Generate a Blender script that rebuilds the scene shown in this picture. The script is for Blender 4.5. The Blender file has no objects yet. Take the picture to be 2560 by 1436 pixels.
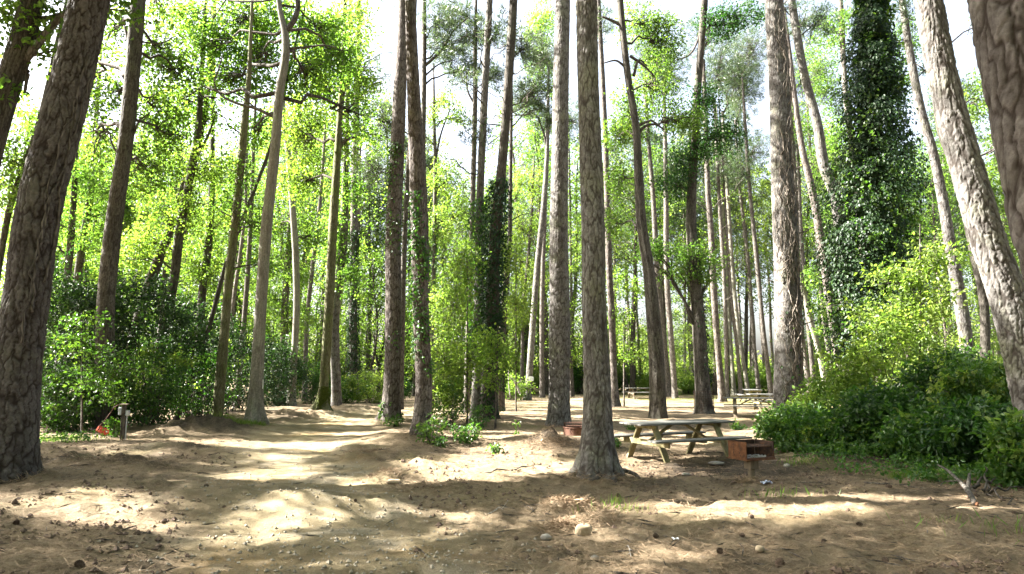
import bpy, math
import numpy as np
from mathutils import Vector

rng = np.random.default_rng(11)
R = math.radians
scn = bpy.context.scene
COL = scn.collection

# ------------------------------------------------------------------ camera model
F = 1690.0                       # focal length in pixels of the 2560 px wide photograph
PITCH = R(7.3)
CAMZ = 1.7
HZ = 718 + F * math.tan(PITCH)   # horizon row
cp, sp = math.cos(PITCH), math.sin(PITCH)


def P(px, py, Y):
    """world point seen at (px,py) standing at forward distance Y"""
    u, v = (px - 1280) / F, (718 - py) / F
    t = Y / (cp - v * sp)
    return np.array([u * t, Y, CAMZ + t * (sp + v * cp)])


def scale_at(py, Y):
    v = (718 - py) / F
    return Y / (cp - v * sp) / F


def DG(py):                      # forward distance of level ground at row py
    v = (718 - py) / F
    t = -CAMZ / (sp + v * cp)
    return t * (cp - v * sp)


def G(px, py):
    Y = DG(py)
    p = P(px, py, Y)
    return p[0], p[1]


def proj(x, y, z):
    dz = z - CAMZ
    f = y * cp + dz * sp
    return 1280 + F * x / f, 718 - F * (-y * sp + dz * cp) / f


# ------------------------------------------------------------------ noise
def _hash(ix, iy, s):
    h = (ix.astype(np.int64) * 374761393 + iy.astype(np.int64) * 668265263 + s * 974634113) & 0x7fffffff
    h = ((h ^ (h >> 13)) * 1274126177) & 0x7fffffff
    return ((h ^ (h >> 16)) & 0xffff) / 65535.0


def vnoise(x, y, s=0):
    ix, iy = np.floor(x), np.floor(y)
    fx, fy = x - ix, y - iy
    fx, fy = fx * fx * (3 - 2 * fx), fy * fy * (3 - 2 * fy)
    ix, iy = ix.astype(np.int64), iy.astype(np.int64)
    a, b = _hash(ix, iy, s), _hash(ix + 1, iy, s)
    c, d = _hash(ix, iy + 1, s), _hash(ix + 1, iy + 1, s)
    return (a + (b - a) * fx) * (1 - fy) + (c + (d - c) * fx) * fy - 0.5


def fbm(x, y, s=0, o=4):
    r = 0
    for k in range(o):
        r = r + vnoise(x * 2 ** k, y * 2 ** k, s + k) * 0.5 ** k
    return r


# ------------------------------------------------------------------ ground height
MOUNDS = []                      # x, y, rx, ry, height


def mound(px, py, rx, ry, h):
    x, y = G(px, py)
    MOUNDS.append((x, y, rx, ry, h))


for a in [(1372, 1108, .55, .4, .26), (1330, 1100, .6, .4, .12), (1420, 1140, .4, .25, .05),
          (500, 1075, 1.5, 1.0, .34), (590, 1062, 1.2, .9, .18), (420, 1085, .9, .7, .16),
          (1430, 1268, .34, .16, .13), (1415, 1310, .26, .14, .11), (1500, 1290, .4, .25, .07),
          (965, 1192, .3, .25, .10), (905, 1140, .45, .5, .16), (880, 1115, .4, .5, .13), (940, 1165, .35, .3, .10),
          (1030, 1165, .6, .4, .10), (1090, 1225, .7, .35, .08), (1000, 1130, .7, .6, .10),
          (200, 1160, 1.3, .5, .16), (320, 1165, .9, .35, .12), (460, 1120, 1.0, .5, .10), (100, 1130, 1.2, .7, .12),
          (700, 1250, 1.6, .6, .10), (900, 1255, 1.2, .5, .06), (350, 1220, 1.2, .35, .06),
          (1060, 1400, .5, .3, .05), (1900, 1110, .9, .5, .14), (1250, 1060, 2.2, 1.2, .12), (760, 1040, 2.5, 1.0, .18),
          (870, 1030, 2.5, 2.0, .25), (1480, 1205, .6, .5, .08), (2300, 1300, 1.2, .5, .07), (2420, 1330, 1., .5, .06),
          (40, 1195, .8, .6, .08), (1040, 1100, .9, .7, .12), (975, 1055, 1.2, 1., .14)]:
    mound(*a)

ROADPX = [(860, 1436), (800, 1300), (760, 1185), (745, 1110), (800, 1062), (960, 1036), (1300, 1010), (1700, 998), (2000, 992)]
ROAD = np.array([(-1.0, -8), (-1.35, 2.0)] + [G(*p) for p in ROADPX])
ROADW = np.interp(np.arange(len(ROAD)), [0, 3, 5, 7, 10], [1.5, 1.7, 1.7, 2.2, 3.5])


def road_mask(x, y):
    best = np.full(np.shape(x), 9.0)
    for i in range(len(ROAD) - 1):
        a, b = ROAD[i], ROAD[i + 1]
        d = b - a
        t = np.clip(((x - a[0]) * d[0] + (y - a[1]) * d[1]) / (d @ d), 0, 1)
        q = np.hypot(x - a[0] - t * d[0], y - a[1] - t * d[1]) / (ROADW[i] + t * (ROADW[i + 1] - ROADW[i]))
        best = np.minimum(best, q)
    return best


def hgt(x, y):
    x, y = np.asarray(x, float), np.asarray(y, float)
    r = road_mask(x, y)
    off = np.clip((r - .75) / .5, 0, 1)
    d = np.hypot(x, y)
    near = np.clip(1.6 - d / 40, .25, 1)
    z = fbm(x * .35, y * .5, 3) * .14 * near + fbm(x * 1.6, y * 1.6, 9) * (.03 + .045 * off) * near
    z = z + fbm(x * 4, y * 4, 19, 4) * (.02 + .040 * off) * np.clip(1.4 - d / 25, 0, 1)
    nr = np.clip(1.25 - d / 22, 0, 1)
    z = z + (fbm(x * 11, y * 11, 23, 3) * (.012 + .014 * off) + fbm(x * 26, y * 26, 29, 2) * .007) * nr
    z = z - .022 * np.exp(-((r - .42) / .09) ** 2) * (1 + 1.2 * fbm(x * 2, y * 2, 37, 2))
    z = z - .05 * (1 - off)
    for mx, my, rx, ry, h in MOUNDS:
        q = ((x - mx) / rx) ** 2 + ((y - my) / ry) ** 2
        z = z + h * np.exp(-q * 1.3) * (1 + .9 * vnoise(x * 5, y * 5, 31))
    return z


def hz(x, y):
    return float(hgt(x, y))


# ------------------------------------------------------------------ mesh building
def mk(name, V, faces, mat, parent=None, origin=(0, 0, 0), smooth=False, attrs=None, kind=None, mat_idx=None):
    V = np.asarray(V, np.float32) - np.asarray(origin, np.float32)
    if isinstance(faces, np.ndarray):
        faces = [faces]
    me = bpy.data.meshes.new(name)
    me.vertices.add(len(V))
    me.vertices.foreach_set('co', V.ravel())
    nl = sum(f.size for f in faces)
    nf = sum(len(f) for f in faces)
    me.loops.add(nl)
    me.loops.foreach_set('vertex_index', np.concatenate([f.ravel() for f in faces]).astype(np.int32))
    me.polygons.add(nf)
    tot = np.concatenate([np.full(len(f), f.shape[1]) for f in faces])
    st = np.concatenate([[0], np.cumsum(tot)[:-1]])
    me.polygons.foreach_set('loop_start', st.astype(np.int32))
    me.polygons.foreach_set('loop_total', tot.astype(np.int32))
    me.polygons.foreach_set('use_smooth', np.full(nf, smooth))
    for an, (dom, val) in (attrs or {}).items():
        a = me.attributes.new(an, 'FLOAT', dom)
        a.data.foreach_set('value', np.asarray(val, np.float32).ravel())
    for m in (mat if isinstance(mat, (list, tuple)) else [mat]):
        me.materials.append(m)
    if mat_idx is not None:
        me.polygons.foreach_set('material_index', np.asarray(mat_idx, np.int32))
    me.update(calc_edges=True)
    o = bpy.data.objects.new(name, me)
    COL.objects.link(o)
    if parent is not None:
        o.parent = parent
    if kind:
        o['kind'] = kind
    return o


def tag(o, label, cat, group=None):
    o['label'] = label
    o['category'] = cat
    if group:
        o['group'] = group
    return o


def thing(name, label, cat, loc=(0, 0, 0), rz=0, group=None):
    o = bpy.data.objects.new(name, None)
    o.empty_display_size = .2
    COL.objects.link(o)
    o.location = [float(c) for c in loc]
    o.rotation_euler = (0, 0, rz)
    return tag(o, label, cat, group)


class MB:
    """collects boxes, tubes and sheets into one mesh"""

    def __init__(s):
        s.V, s.Q, s.T, s.n = [], [], [], 0

    def add(s, V, Q=None, T=None):
        V = np.asarray(V, float)
        s.V.append(V)
        if Q is not None and len(Q):
            s.Q.append(np.asarray(Q, int) + s.n)
        if T is not None and len(T):
            s.T.append(np.asarray(T, int) + s.n)
        s.n += len(V)

    def box(s, c, size, rot=None, bev=.006):
        """bevelled box: two chamfered octagon-like shells kept simple: 24 verts"""
        hx, hy, hzz = np.array(size) / 2
        b = min(bev, hx * .45, hy * .45, hzz * .45)
        vs = []
        idx = {}
        for sx in (-1, 1):
            for sy in (-1, 1):
                for sz in (-1, 1):
                    idx[sx, sy, sz] = len(vs)
                    vs += [(sx * hx, sy * (hy - b), sz * (hzz - b)), (sx * (hx - b), sy * hy, sz * (hzz - b)), (sx * (hx - b), sy * (hy - b), sz * hzz)]
        q, t = [], []
        I = idx
        for sg in (-1, 1):
            q.append([I[sg, -1, -1], I[sg, 1, -1], I[sg, 1, 1], I[sg, -1, 1]])
            q.append([I[-1, sg, -1] + 1, I[1, sg, -1] + 1, I[1, sg, 1] + 1, I[-1, sg, 1] + 1])
            q.append([I[-1, -1, sg] + 2, I[1, -1, sg] + 2, I[1, 1, sg] + 2, I[-1, 1, sg] + 2])
        for a in (-1, 1):
            for c2 in (-1, 1):
                q.append([I[a, c2, -1], I[a, c2, 1], I[a, c2, 1] + 1, I[a, c2, -1] + 1])
                q.append([I[a, -1, c2], I[a, 1, c2], I[a, 1, c2] + 2, I[a, -1, c2] + 2])
                q.append([I[-1, a, c2] + 1, I[1, a, c2] + 1, I[1, a, c2] + 2, I[-1, a, c2] + 2])
                for d in (-1, 1):
                    t.append([I[a, c2, d], I[a, c2, d] + 1, I[a, c2, d] + 2])
        V = np.array(vs)
        if rot is not None:
            V = V @ np.asarray(rot).T
        s.add(V + np.array(c), q, t)

    def beam(s, a, b, w, h, up=(0, 0, 1), bev=.006):
        a, b = np.array(a, float), np.array(b, float)
        d = b - a
        L = np.linalg.norm(d)
        x = d / L
        y = np.cross(up, x)
        y /= np.linalg.norm(y)
        z = np.cross(x, y)
        s.box((a + b) / 2, (L, w, h), np.stack([x, y, z], 1), bev)

    def tube(s, pts, rad, seg=8, cap=True):
        pts = np.asarray(pts, float)
        n = len(pts)
        rad = np.broadcast_to(np.asarray(rad, float), (n,))
        T = np.gradient(pts, axis=0)
        T /= np.linalg.norm(T, axis=1)[:, None] + 1e-9
        ref = np.array([0, 0, 1.]) if abs(T[:, 2]).mean() < .75 else np.array([1., .2, 0])
        X = np.cross(T, ref)
        X /= np.linalg.norm(X, axis=1)[:, None] + 1e-9
        Yv = np.cross(T, X)
        th = np.linspace(0, 2 * np.pi, seg, endpoint=False)
        V = pts[:, None] + rad[:, None, None] * (np.cos(th)[None, :, None] * X[:, None] + np.sin(th)[None, :, None] * Yv[:, None])
        V = V.reshape(-1, 3)
        q = ring_quads(n, seg)
        t = []
        if cap:
            V = np.concatenate([V, pts[:1], pts[-1:]])
            k = np.arange(seg)
            t = np.concatenate([np.stack([np.full(seg, n * seg), (k + 1) % seg, k], 1),
                                np.stack([np.full(seg, n * seg + 1), (n - 1) * seg + k, (n - 1) * seg + (k + 1) % seg], 1)])
        s.add(V, q, t)

    def build(s, name, mat, parent=None, origin=(0, 0, 0), smooth=False, attrs=None, kind=None):
        fs = []
        if s.Q:
            fs.append(np.concatenate(s.Q))
        if s.T:
            fs.append(np.concatenate(s.T))
        return mk(name, np.concatenate(s.V), fs, mat, parent, origin, smooth, attrs, kind)


def ring_quads(n, seg):
    i, k = np.meshgrid(np.arange(n - 1), np.arange(seg), indexing='ij')
    a = (i * seg + k).ravel()
    b = (i * seg + (k + 1) % seg).ravel()
    return np.stack([a, b, b + seg, a + seg], 1)


def catmull(pts, n):
    """smooth curve through pts (m,k) sampled at n parameter values"""
    pts = np.asarray(pts, float)
    m = len(pts)
    if m < 3:
        t = np.linspace(0, 1, n)[:, None]
        return pts[0] * (1 - t) + pts[-1] * t
    h = np.linalg.norm(np.diff(pts[:, :3], axis=0), axis=1) + 1e-9
    sl = np.diff(pts, axis=0) / h[:, None]
    tg = np.empty_like(pts)
    tg[0], tg[-1] = sl[0], sl[-1]
    tg[1:-1] = (sl[1:] * h[:-1, None] + sl[:-1] * h[1:, None]) / (h[1:] + h[:-1])[:, None]
    cum = np.concatenate([[0], np.cumsum(h)])
    s = np.linspace(0, cum[-1], n)
    i = np.clip(np.searchsorted(cum, s, 'right') - 1, 0, m - 2)
    t, hh = ((s - cum[i]) / h[i])[:, None], h[i][:, None]
    return ((2 * t ** 3 - 3 * t ** 2 + 1) * pts[i] + (t ** 3 - 2 * t ** 2 + t) * hh * tg[i]
            + (3 * t ** 2 - 2 * t ** 3) * pts[i + 1] + (t ** 3 - t ** 2) * hh * tg[i + 1])


# ------------------------------------------------------------------ materials
MATS = {}


def new_mat(name):
    m = bpy.data.materials.new(name)
    m.use_nodes = True
    nt = m.node_tree
    b = nt.nodes['Principled BSDF']
    return m, nt, b


def N(nt, typ, **kw):
    n = nt.nodes.new(typ)
    for k, v in kw.items():
        if k in n.inputs:
            n.inputs[k].default_value = v
        else:
            setattr(n, k, v)
    return n


def ramp(nt, fac, stops):
    r = nt.nodes.new('ShaderNodeValToRGB')
    el = r.color_ramp.elements
    while len(el) > 1:
        el.remove(el[-1])
    el[0].position = stops[0][0]
    el[0].color = (*stops[0][1], 1)
    for p, c in stops[1:]:
        e = el.new(p)
        e.color = (*c, 1)
    nt.links.new(fac, r.inputs[0])
    return r.outputs[0]


def mixc(nt, fac, a, b, typ='MIX'):
    m = nt.nodes.new('ShaderNodeMix')
    m.data_type = 'RGBA'
    m.blend_type = typ
    for s, v in ((0, fac), (6, a), (7, b)):
        if isinstance(v, (int, float)):
            m.inputs[s].default_value = v
        elif isinstance(v, tuple):
            m.inputs[s].default_value = (*v, 1)
        else:
            nt.links.new(v, m.inputs[s])
    return m.outputs[2]


def coords(nt, scale=(1, 1, 1), which='Object'):
    tc = nt.nodes.new('ShaderNodeTexCoord')
    mp = nt.nodes.new('ShaderNodeMapping')
    mp.inputs['Scale'].default_value = scale
    oi = nt.nodes.new('ShaderNodeObjectInfo')
    ml = nt.nodes.new('ShaderNodeMath')
    ml.operation = 'MULTIPLY'
    ml.inputs[1].default_value = 37.0
    nt.links.new(oi.outputs['Random'], ml.inputs[0])
    nt.links.new(ml.outputs[0], mp.inputs['Location'])
    nt.links.new(tc.outputs[which], mp.inputs['Vector'])
    return mp.outputs[0], oi.outputs['Random']


def leaf_mat(name, c0, c1, c2, tr=.45, rough=.45, spec=.35, trc=None):
    """thin leaf: reflecting face plus light let through"""
    c0, c1, c2 = [tuple(.8 * q for q in c) for c in (c0, c1, c2)]
    m, nt, b = new_mat(name)
    a = N(nt, 'ShaderNodeAttribute', attribute_name='tint')
    oi = nt.nodes.new('ShaderNodeObjectInfo')
    col = ramp(nt, a.outputs['Fac'], [(0, c0), (.5, c1), (1, c2)])
    hs = N(nt, 'ShaderNodeHueSaturation')
    mr = N(nt, 'ShaderNodeMapRange')
    mr.inputs[3].default_value = .487
    mr.inputs[4].default_value = .513
    nt.links.new(oi.outputs['Random'], mr.inputs[0])
    nt.links.new(mr.outputs[0], hs.inputs['Hue'])
    nt.links.new(col, hs.inputs['Color'])
    col = hs.outputs[0]
    nt.links.new(col, b.inputs['Base Color'])
    b.inputs['Roughness'].default_value = rough
    b.inputs['Specular IOR Level'].default_value = spec
    t = nt.nodes.new('ShaderNodeBsdfTranslucent')
    k = trc or (1.9, 2.2, 1.0)
    tcol = mixc(nt, 1.0, col, k, 'MULTIPLY')
    nt.links.new(tcol, t.inputs['Color'])
    mx = N(nt, 'ShaderNodeMixShader')
    mx.inputs[0].default_value = tr
    nt.links.new(b.outputs[0], mx.inputs[1])
    nt.links.new(t.outputs[0], mx.inputs[2])
    nt.links.new(mx.outputs[0], nt.nodes['Material Output'].inputs[0])
    MATS[name] = m
    return m


leaf_mat('leaf_maple', (.075, .135, .024), (.118, .185, .036), (.175, .23, .052), .60)
leaf_mat('leaf_green', (.06, .11, .022), (.09, .15, .03), (.135, .185, .04), .56)
leaf_mat('leaf_dark', (.016, .046, .010), (.027, .068, .013), (.05, .10, .018), .40)
leaf_mat('leaf_holly', (.011, .030, .010), (.021, .050, .014), (.045, .085, .024), .25, .45, .25)
leaf_mat('leaf_ivy', (.008, .025, .008), (.016, .042, .010), (.035, .075, .016), .28, .48, .25)
leaf_mat('leaf_bush', (.028, .075, .014), (.052, .115, .018), (.10, .165, .026), .42, .4, .4)
leaf_mat('leaf_under', (.09, .145, .032), (.135, .19, .042), (.19, .23, .06), .58)
leaf_mat('needle', (.04, .075, .030), (.065, .105, .042), (.10, .145, .055), .40, .4, .4, (1.3, 1.3, 1.0))
leaf_mat('grass_blade', (.07, .13, .02), (.11, .17, .03), (.19, .2, .06), .45)


def bark_detail(name, plate0, plate1, plate2, crack, lichen=None, lich_amt=.3):
    """for trunks whose plates are modelled: colour follows the plate attributes"""
    plate0, plate1, plate2 = [tuple(.85 * q for q in c) for c in (plate0, plate1, plate2)]
    m, nt, b = new_mat(name)
    pa = N(nt, 'ShaderNodeAttribute', attribute_name='plate')
    ta = N(nt, 'ShaderNodeAttribute', attribute_name='tint')
    vec, rnd = coords(nt)
    n1 = N(nt, 'ShaderNodeTexNoise', Scale=26.0, Detail=5.0, Roughness=.7)
    nt.links.new(vec, n1.inputs['Vector'])
    n2 = N(nt, 'ShaderNodeTexNoise', Scale=1.7, Detail=4.0, Roughness=.6)
    nt.links.new(vec, n2.inputs['Vector'])
    base = ramp(nt, ta.outputs['Fac'], [(0, plate0), (.5, plate1), (1, plate2)])
    base = mixc(nt, .7, base, ramp(nt, n1.outputs[0], [(.25, (.35, .33, .32)), (.5, (.95, .95, .95)), (.75, (1.5, 1.5, 1.53))]), 'MULTIPLY')
    if lichen:
        base = mixc(nt, ramp(nt, n2.outputs[0], [(.5, (0, 0, 0)), (.7, (lich_amt,) * 3)]), base, lichen)
    col = mixc(nt, ramp(nt, pa.outputs['Fac'], [(.0, (0, 0, 0)), (.7, (1, 1, 1))]), crack, base)
    nt.links.new(col, b.inputs['Base Color'])
    b.inputs['Roughness'].default_value = .9
    b.inputs['Specular IOR Level'].default_value = .15
    bp = N(nt, 'ShaderNodeBump', Strength=.6, Distance=.012)
    nt.links.new(n1.outputs[0], bp.inputs['Height'])
    nt.links.new(bp.outputs[0], b.inputs['Normal'])
    MATS[name] = m


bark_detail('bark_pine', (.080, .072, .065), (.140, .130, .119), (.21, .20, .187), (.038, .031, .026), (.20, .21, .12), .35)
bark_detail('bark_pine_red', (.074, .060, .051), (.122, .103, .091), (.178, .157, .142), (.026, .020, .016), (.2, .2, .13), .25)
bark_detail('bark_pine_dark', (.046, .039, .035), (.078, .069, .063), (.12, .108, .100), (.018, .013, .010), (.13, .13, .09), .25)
bark_detail('bark_grey', (.16, .148, .12), (.21, .195, .16), (.26, .245, .21), (.10, .09, .07), (.22, .24, .15), .45)
bark_detail('bark_dark', (.055, .049, .040), (.085, .075, .062), (.125, .112, .095), (.025, .021, .017), (.12, .13, .08), .3)
bark_detail('bark_mossy', (.10, .10, .05), (.15, .145, .08), (.2, .19, .12), (.06, .055, .03), (.11, .15, .03), .7)


def bark_far(name, c0, c1, c2):
    c0, c1, c2 = [tuple(.85 * q for q in c) for c in (c0, c1, c2)]
    m, nt, b = new_mat(name)
    vec, rnd = coords(nt, (1, 1, .32))
    n1 = N(nt, 'ShaderNodeTexNoise', Scale=14.0, Detail=5.0, Roughness=.7)
    nt.links.new(vec, n1.inputs['Vector'])
    v = N(nt, 'ShaderNodeTexVoronoi', Scale=11.0, feature='DISTANCE_TO_EDGE')
    nt.links.new(vec, v.inputs['Vector'])
    c = ramp(nt, n1.outputs[0], [(.3, c0), (.5, c1), (.7, c2)])
    c = mixc(nt, ramp(nt, v.outputs[0], [(.0, (.8, .8, .8)), (.18, (0, 0, 0))]), c, tuple(.4 * q for q in c0))
    hs = N(nt, 'ShaderNodeHueSaturation')
    mr = N(nt, 'ShaderNodeMapRange')
    mr.inputs[3].default_value = .75
    mr.inputs[4].default_value = 1.25
    nt.links.new(rnd, mr.inputs[0])
    nt.links.new(mr.outputs[0], hs.inputs['Value'])
    nt.links.new(c, hs.inputs['Color'])
    nt.links.new(hs.outputs[0], b.inputs['Base Color'])
    b.inputs['Roughness'].default_value = .92
    b.inputs['Specular IOR Level'].default_value = .1
    bp = N(nt, 'ShaderNodeBump', Strength=.8, Distance=.03)
    nt.links.new(n1.outputs[0], bp.inputs['Height'])
    nt.links.new(bp.outputs[0], b.inputs['Normal'])
    MATS[name] = m


bark_far('bark_far', (.09, .077, .065), (.145, .128, .11), (.21, .19, .168))
bark_far('bark_limb', (.07, .06, .05), (.11, .095, .08), (.16, .14, .12))
bark_far('bark_vine', (.20, .16, .125), (.30, .255, .21), (.40, .35, .30))
bark_far('dead_wood', (.30, .27, .23), (.42, .38, .33), (.52, .48, .42))


def simple(name, c0, c1, c2, scale=8, rough=.8, stretch=(1, 1, 1), bump=.3, spec=.2, metal=0, dist=.01):
    if name[:2] != 'pa':
        c0, c1, c2 = [tuple(.78 * q for q in c) for c in (c0, c1, c2)]
    m, nt, b = new_mat(name)
    vec, rnd = coords(nt, stretch)
    n1 = N(nt, 'ShaderNodeTexNoise', Scale=float(scale), Detail=6.0, Roughness=.65)
    nt.links.new(vec, n1.inputs['Vector'])
    c = ramp(nt, n1.outputs[0], [(.3, c0), (.5, c1), (.7, c2)])
    nt.links.new(c, b.inputs['Base Color'])
    b.inputs['Roughness'].default_value = rough
    b.inputs['Specular IOR Level'].default_value = spec
    b.inputs['Metallic'].default_value = metal
    if bump:
        bp = N(nt, 'ShaderNodeBump', Strength=bump, Distance=dist)
        nt.links.new(n1.outputs[0], bp.inputs['Height'])
        nt.links.new(bp.outputs[0], b.inputs['Normal'])
    MATS[name] = m
    return m


simple('wood_grey', (.075, .074, .064), (.145, .142, .128), (.24, .236, .215), 9, .85, (.25, 3, 3), .4)
simple('wood_treated', (.13, .115, .055), (.23, .20, .10), (.32, .29, .16), 9, .8, (1, 1, .35), .3)
simple('wood_post', (.13, .10, .07), (.19, .15, .10), (.26, .21, .15), 10, .85, (2, 2, .3), .3)
simple('rust_orange', (.04, .020, .012), (.125, .052, .022), (.22, .10, .042), 9, .85, (1, 1, 1), .4)
simple('rust_dark', (.018, .012, .010), (.045, .026, .018), (.13, .06, .03), 10, .75, (1, 1, 1), .4)
simple('rust_brown', (.07, .034, .022), (.115, .056, .037), (.16, .085, .058), 12, .8, (1, 1, 1), .3)
simple('ash', (.25, .24, .23), (.4, .39, .38), (.6, .6, .6), 30, .95)
simple('stone_tan', (.22, .16, .10), (.32, .245, .16), (.42, .34, .24), 12, .85)
simple('stone_grey', (.20, .18, .155), (.28, .255, .22), (.37, .345, .31), 12, .85)
simple('metal_grey', (.42, .44, .46), (.5, .52, .54), (.58, .6, .62), 6, .5, bump=0, spec=.4)
simple('paint_red', (.28, .03, .012), (.38, .045, .016), (.48, .07, .025), 9, .5, bump=.1, spec=.4)
simple('paint_white', (.68, .68, .66), (.78, .78, .76), (.85, .85, .83), 6, .5, bump=0)
simple('paper', (.65, .66, .72), (.8, .8, .84), (.9, .9, .92), 16, .8, bump=.2)
simple('paper_blue', (.05, .10, .4), (.55, .6, .75), (.9, .9, .92), 22, .6, bump=.2)
simple('cone_scale', (.06, .04, .03), (.11, .075, .055), (.19, .14, .105), 40, .9)
simple('fallen_needles', (.11, .065, .035), (.27, .185, .11), (.48, .38, .265), 45.0, .85, bump=0)
simple('gravel_grain', (.18, .155, .115), (.28, .245, .185), (.42, .38, .31), 5, .9, bump=0)
simple('clod', (.09, .06, .04), (.15, .105, .07), (.22, .165, .115), 12, .95, bump=.4)
simple('moss', (.06, .09, .015), (.10, .13, .02), (.16, .19, .04), 20, .95, bump=.5)


def ground_mat():
    m, nt, b = new_mat('forest_floor')
    tc = nt.nodes.new('ShaderNodeTexCoord')
    v = tc.outputs['Object']
    ra = N(nt, 'ShaderNodeAttribute', attribute_name='road_lit').outputs['Fac']
    ga = N(nt, 'ShaderNodeAttribute', attribute_name='grassy').outputs['Fac']
    da = N(nt, 'ShaderNodeAttribute', attribute_name='litter').outputs['Fac']

    def noise(s, d=5., r=.6):
        n = N(nt, 'ShaderNodeTexNoise', Scale=float(s), Detail=d, Roughness=r)
        nt.links.new(v, n.inputs['Vector'])
        return n.outputs[0]
    n_big, n_mid, n_fine, n_grit = noise(.55), noise(2.6), noise(13, 8, .8), noise(60, 5, .8)
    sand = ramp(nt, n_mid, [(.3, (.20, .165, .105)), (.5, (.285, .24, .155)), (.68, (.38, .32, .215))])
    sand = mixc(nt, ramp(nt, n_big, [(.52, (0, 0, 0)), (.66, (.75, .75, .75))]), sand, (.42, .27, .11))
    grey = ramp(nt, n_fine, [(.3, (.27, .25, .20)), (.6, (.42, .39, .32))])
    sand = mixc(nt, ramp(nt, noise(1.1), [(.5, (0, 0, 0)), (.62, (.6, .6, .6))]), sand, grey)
    duff = ramp(nt, n_fine, [(.28, (.085, .062, .040)), (.48, (.24, .185, .125)), (.70, (.44, .365, .27))])
    duff = mixc(nt, ramp(nt, n_mid, [(.45, (0, 0, 0)), (.7, (.7, .7, .7))]), duff, (.34, .275, .19))
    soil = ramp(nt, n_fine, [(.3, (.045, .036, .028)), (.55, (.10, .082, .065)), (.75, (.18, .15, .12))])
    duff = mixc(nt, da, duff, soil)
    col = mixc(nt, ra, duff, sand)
    grs = ramp(nt, n_fine, [(.3, (.14, .15, .05)), (.6, (.26, .25, .10))])
    col = mixc(nt, ga, col, grs)
    col = mixc(nt, .75, col, ramp(nt, n_grit, [(.3, (.42, .40, .38)), (.5, (1, 1, 1)), (.7, (1.45, 1.45, 1.45))]), 'MULTIPLY')
    col = mixc(nt, 1.0, col, (.70, .67, .62), 'MULTIPLY')
    nt.links.new(col, b.inputs['Base Color'])
    b.inputs['Roughness'].default_value = .95
    b.inputs['Specular IOR Level'].default_value = .08
    ad = N(nt, 'ShaderNodeMath', operation='ADD')
    nt.links.new(n_fine, ad.inputs[0])
    nt.links.new(n_grit, ad.inputs[1])
    bp = N(nt, 'ShaderNodeBump', Strength=1.0, Distance=.035)
    nt.links.new(ad.outputs[0], bp.inputs['Height'])
    nt.links.new(bp.outputs[0], b.inputs['Normal'])
    MATS['ground'] = m


ground_mat()

# ------------------------------------------------------------------ leaves


def leaf_geo(pos, dirv, nor, size, shape='diamond', width=.55, fold=.12):
    """one leaf per row: returns verts, quads"""
    n = len(pos)
    d = dirv / (np.linalg.norm(dirv, axis=1)[:, None] + 1e-9)
    s = np.cross(d, nor)
    s /= np.linalg.norm(s, axis=1)[:, None] + 1e-9
    u = np.cross(s, d)
    L = size[:, None]
    if shape == 'diamond':
        V = np.stack([pos, pos + d * L * .45 + s * L * width / 2 + u * L * fold, pos + d * L, pos + d * L * .45 - s * L * width / 2 + u * L * fold], 1)
        q = np.arange(n)[:, None] * 4 + np.arange(4)[None]
        return V.reshape(-1, 3), q
    V = np.stack([pos, pos + d * L * .28 + s * L * width * .46 + u * L * fold, pos + d * L * .68 + s * L * width * .36 + u * L * fold * .7,
                  pos + d * L - u * L * .08, pos + d * L * .68 - s * L * width * .36 + u * L * fold * .7, pos + d * L * .28 - s * L * width * .46 + u * L * fold], 1)
    b = np.arange(n)[:, None] * 6
    q = np.concatenate([b + np.array([[0, 1, 2, 3]]), b + np.array([[0, 3, 4, 5]])], 1).reshape(-1, 4)
    return V.reshape(-1, 3), q


def rand_dir(n, r=rng):
    v = r.normal(size=(n, 3))
    return v / np.linalg.norm(v, axis=1)[:, None]


def sprays(centers, per, rad, size, flat=.32, tilt=.4, droop=.25, tint_spread=.5, r=rng):
    """leafy twig ends: flat discs of leaves round each centre -> pos, dir, nor, size, tint"""
    n = len(centers)
    tiltv = np.stack([r.normal(0, tilt, n), r.normal(0, tilt, n), np.ones(n)], 1)
    tiltv /= np.linalg.norm(tiltv, axis=1)[:, None]
    ax = np.cross(tiltv, rand_dir(n, r))
    ax /= np.linalg.norm(ax, axis=1)[:, None]
    ay = np.cross(tiltv, ax)
    k = per
    a = r.uniform(0, 2 * np.pi, (n, k))
    rr = np.sqrt(r.uniform(0.02, 1, (n, k))) * rad * r.uniform(.6, 1.3, (n, 1))
    el = r.uniform(.45, 1, (n, 1))                       # elongated twigs
    o = ax[:, None] * (np.cos(a) * rr)[..., None] + ay[:, None] * (np.sin(a) * rr * el)[..., None] + tiltv[:, None] * (r.normal(0, flat * rad, (n, k)))[..., None]
    pos = (centers[:, None] + o).reshape(-1, 3)
    dirv = (o / rad + r.normal(0, .55, (n, k, 3))).reshape(-1, 3)
    dirv[:, 2] -= droop
    nor = (tiltv[:, None] + r.normal(0, .8, (n, k, 3))).reshape(-1, 3)
    sz = size * r.uniform(.6, 1.25, n * k)
    tint = np.clip(.5 + np.repeat(r.normal(0, tint_spread * .5, n), k) + r.normal(0, .18, n * k), 0, 1)
    return pos, dirv, nor, sz, tint


def foliage(name, centers, per, rad, size, mat, parent, origin, shape='diamond', width=.62, kind=None, **kw):
    pos, d, nr, sz, ti = sprays(np.asarray(centers), per, rad, size, **kw)
    V, q = leaf_geo(pos, d, nr, sz, shape, width)
    if shape != 'diamond':
        ti = np.repeat(ti, 2)
    return mk(name, V, q, MATS[mat], parent, origin, False, {'tint': ('FACE', ti)}, kind)


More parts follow.
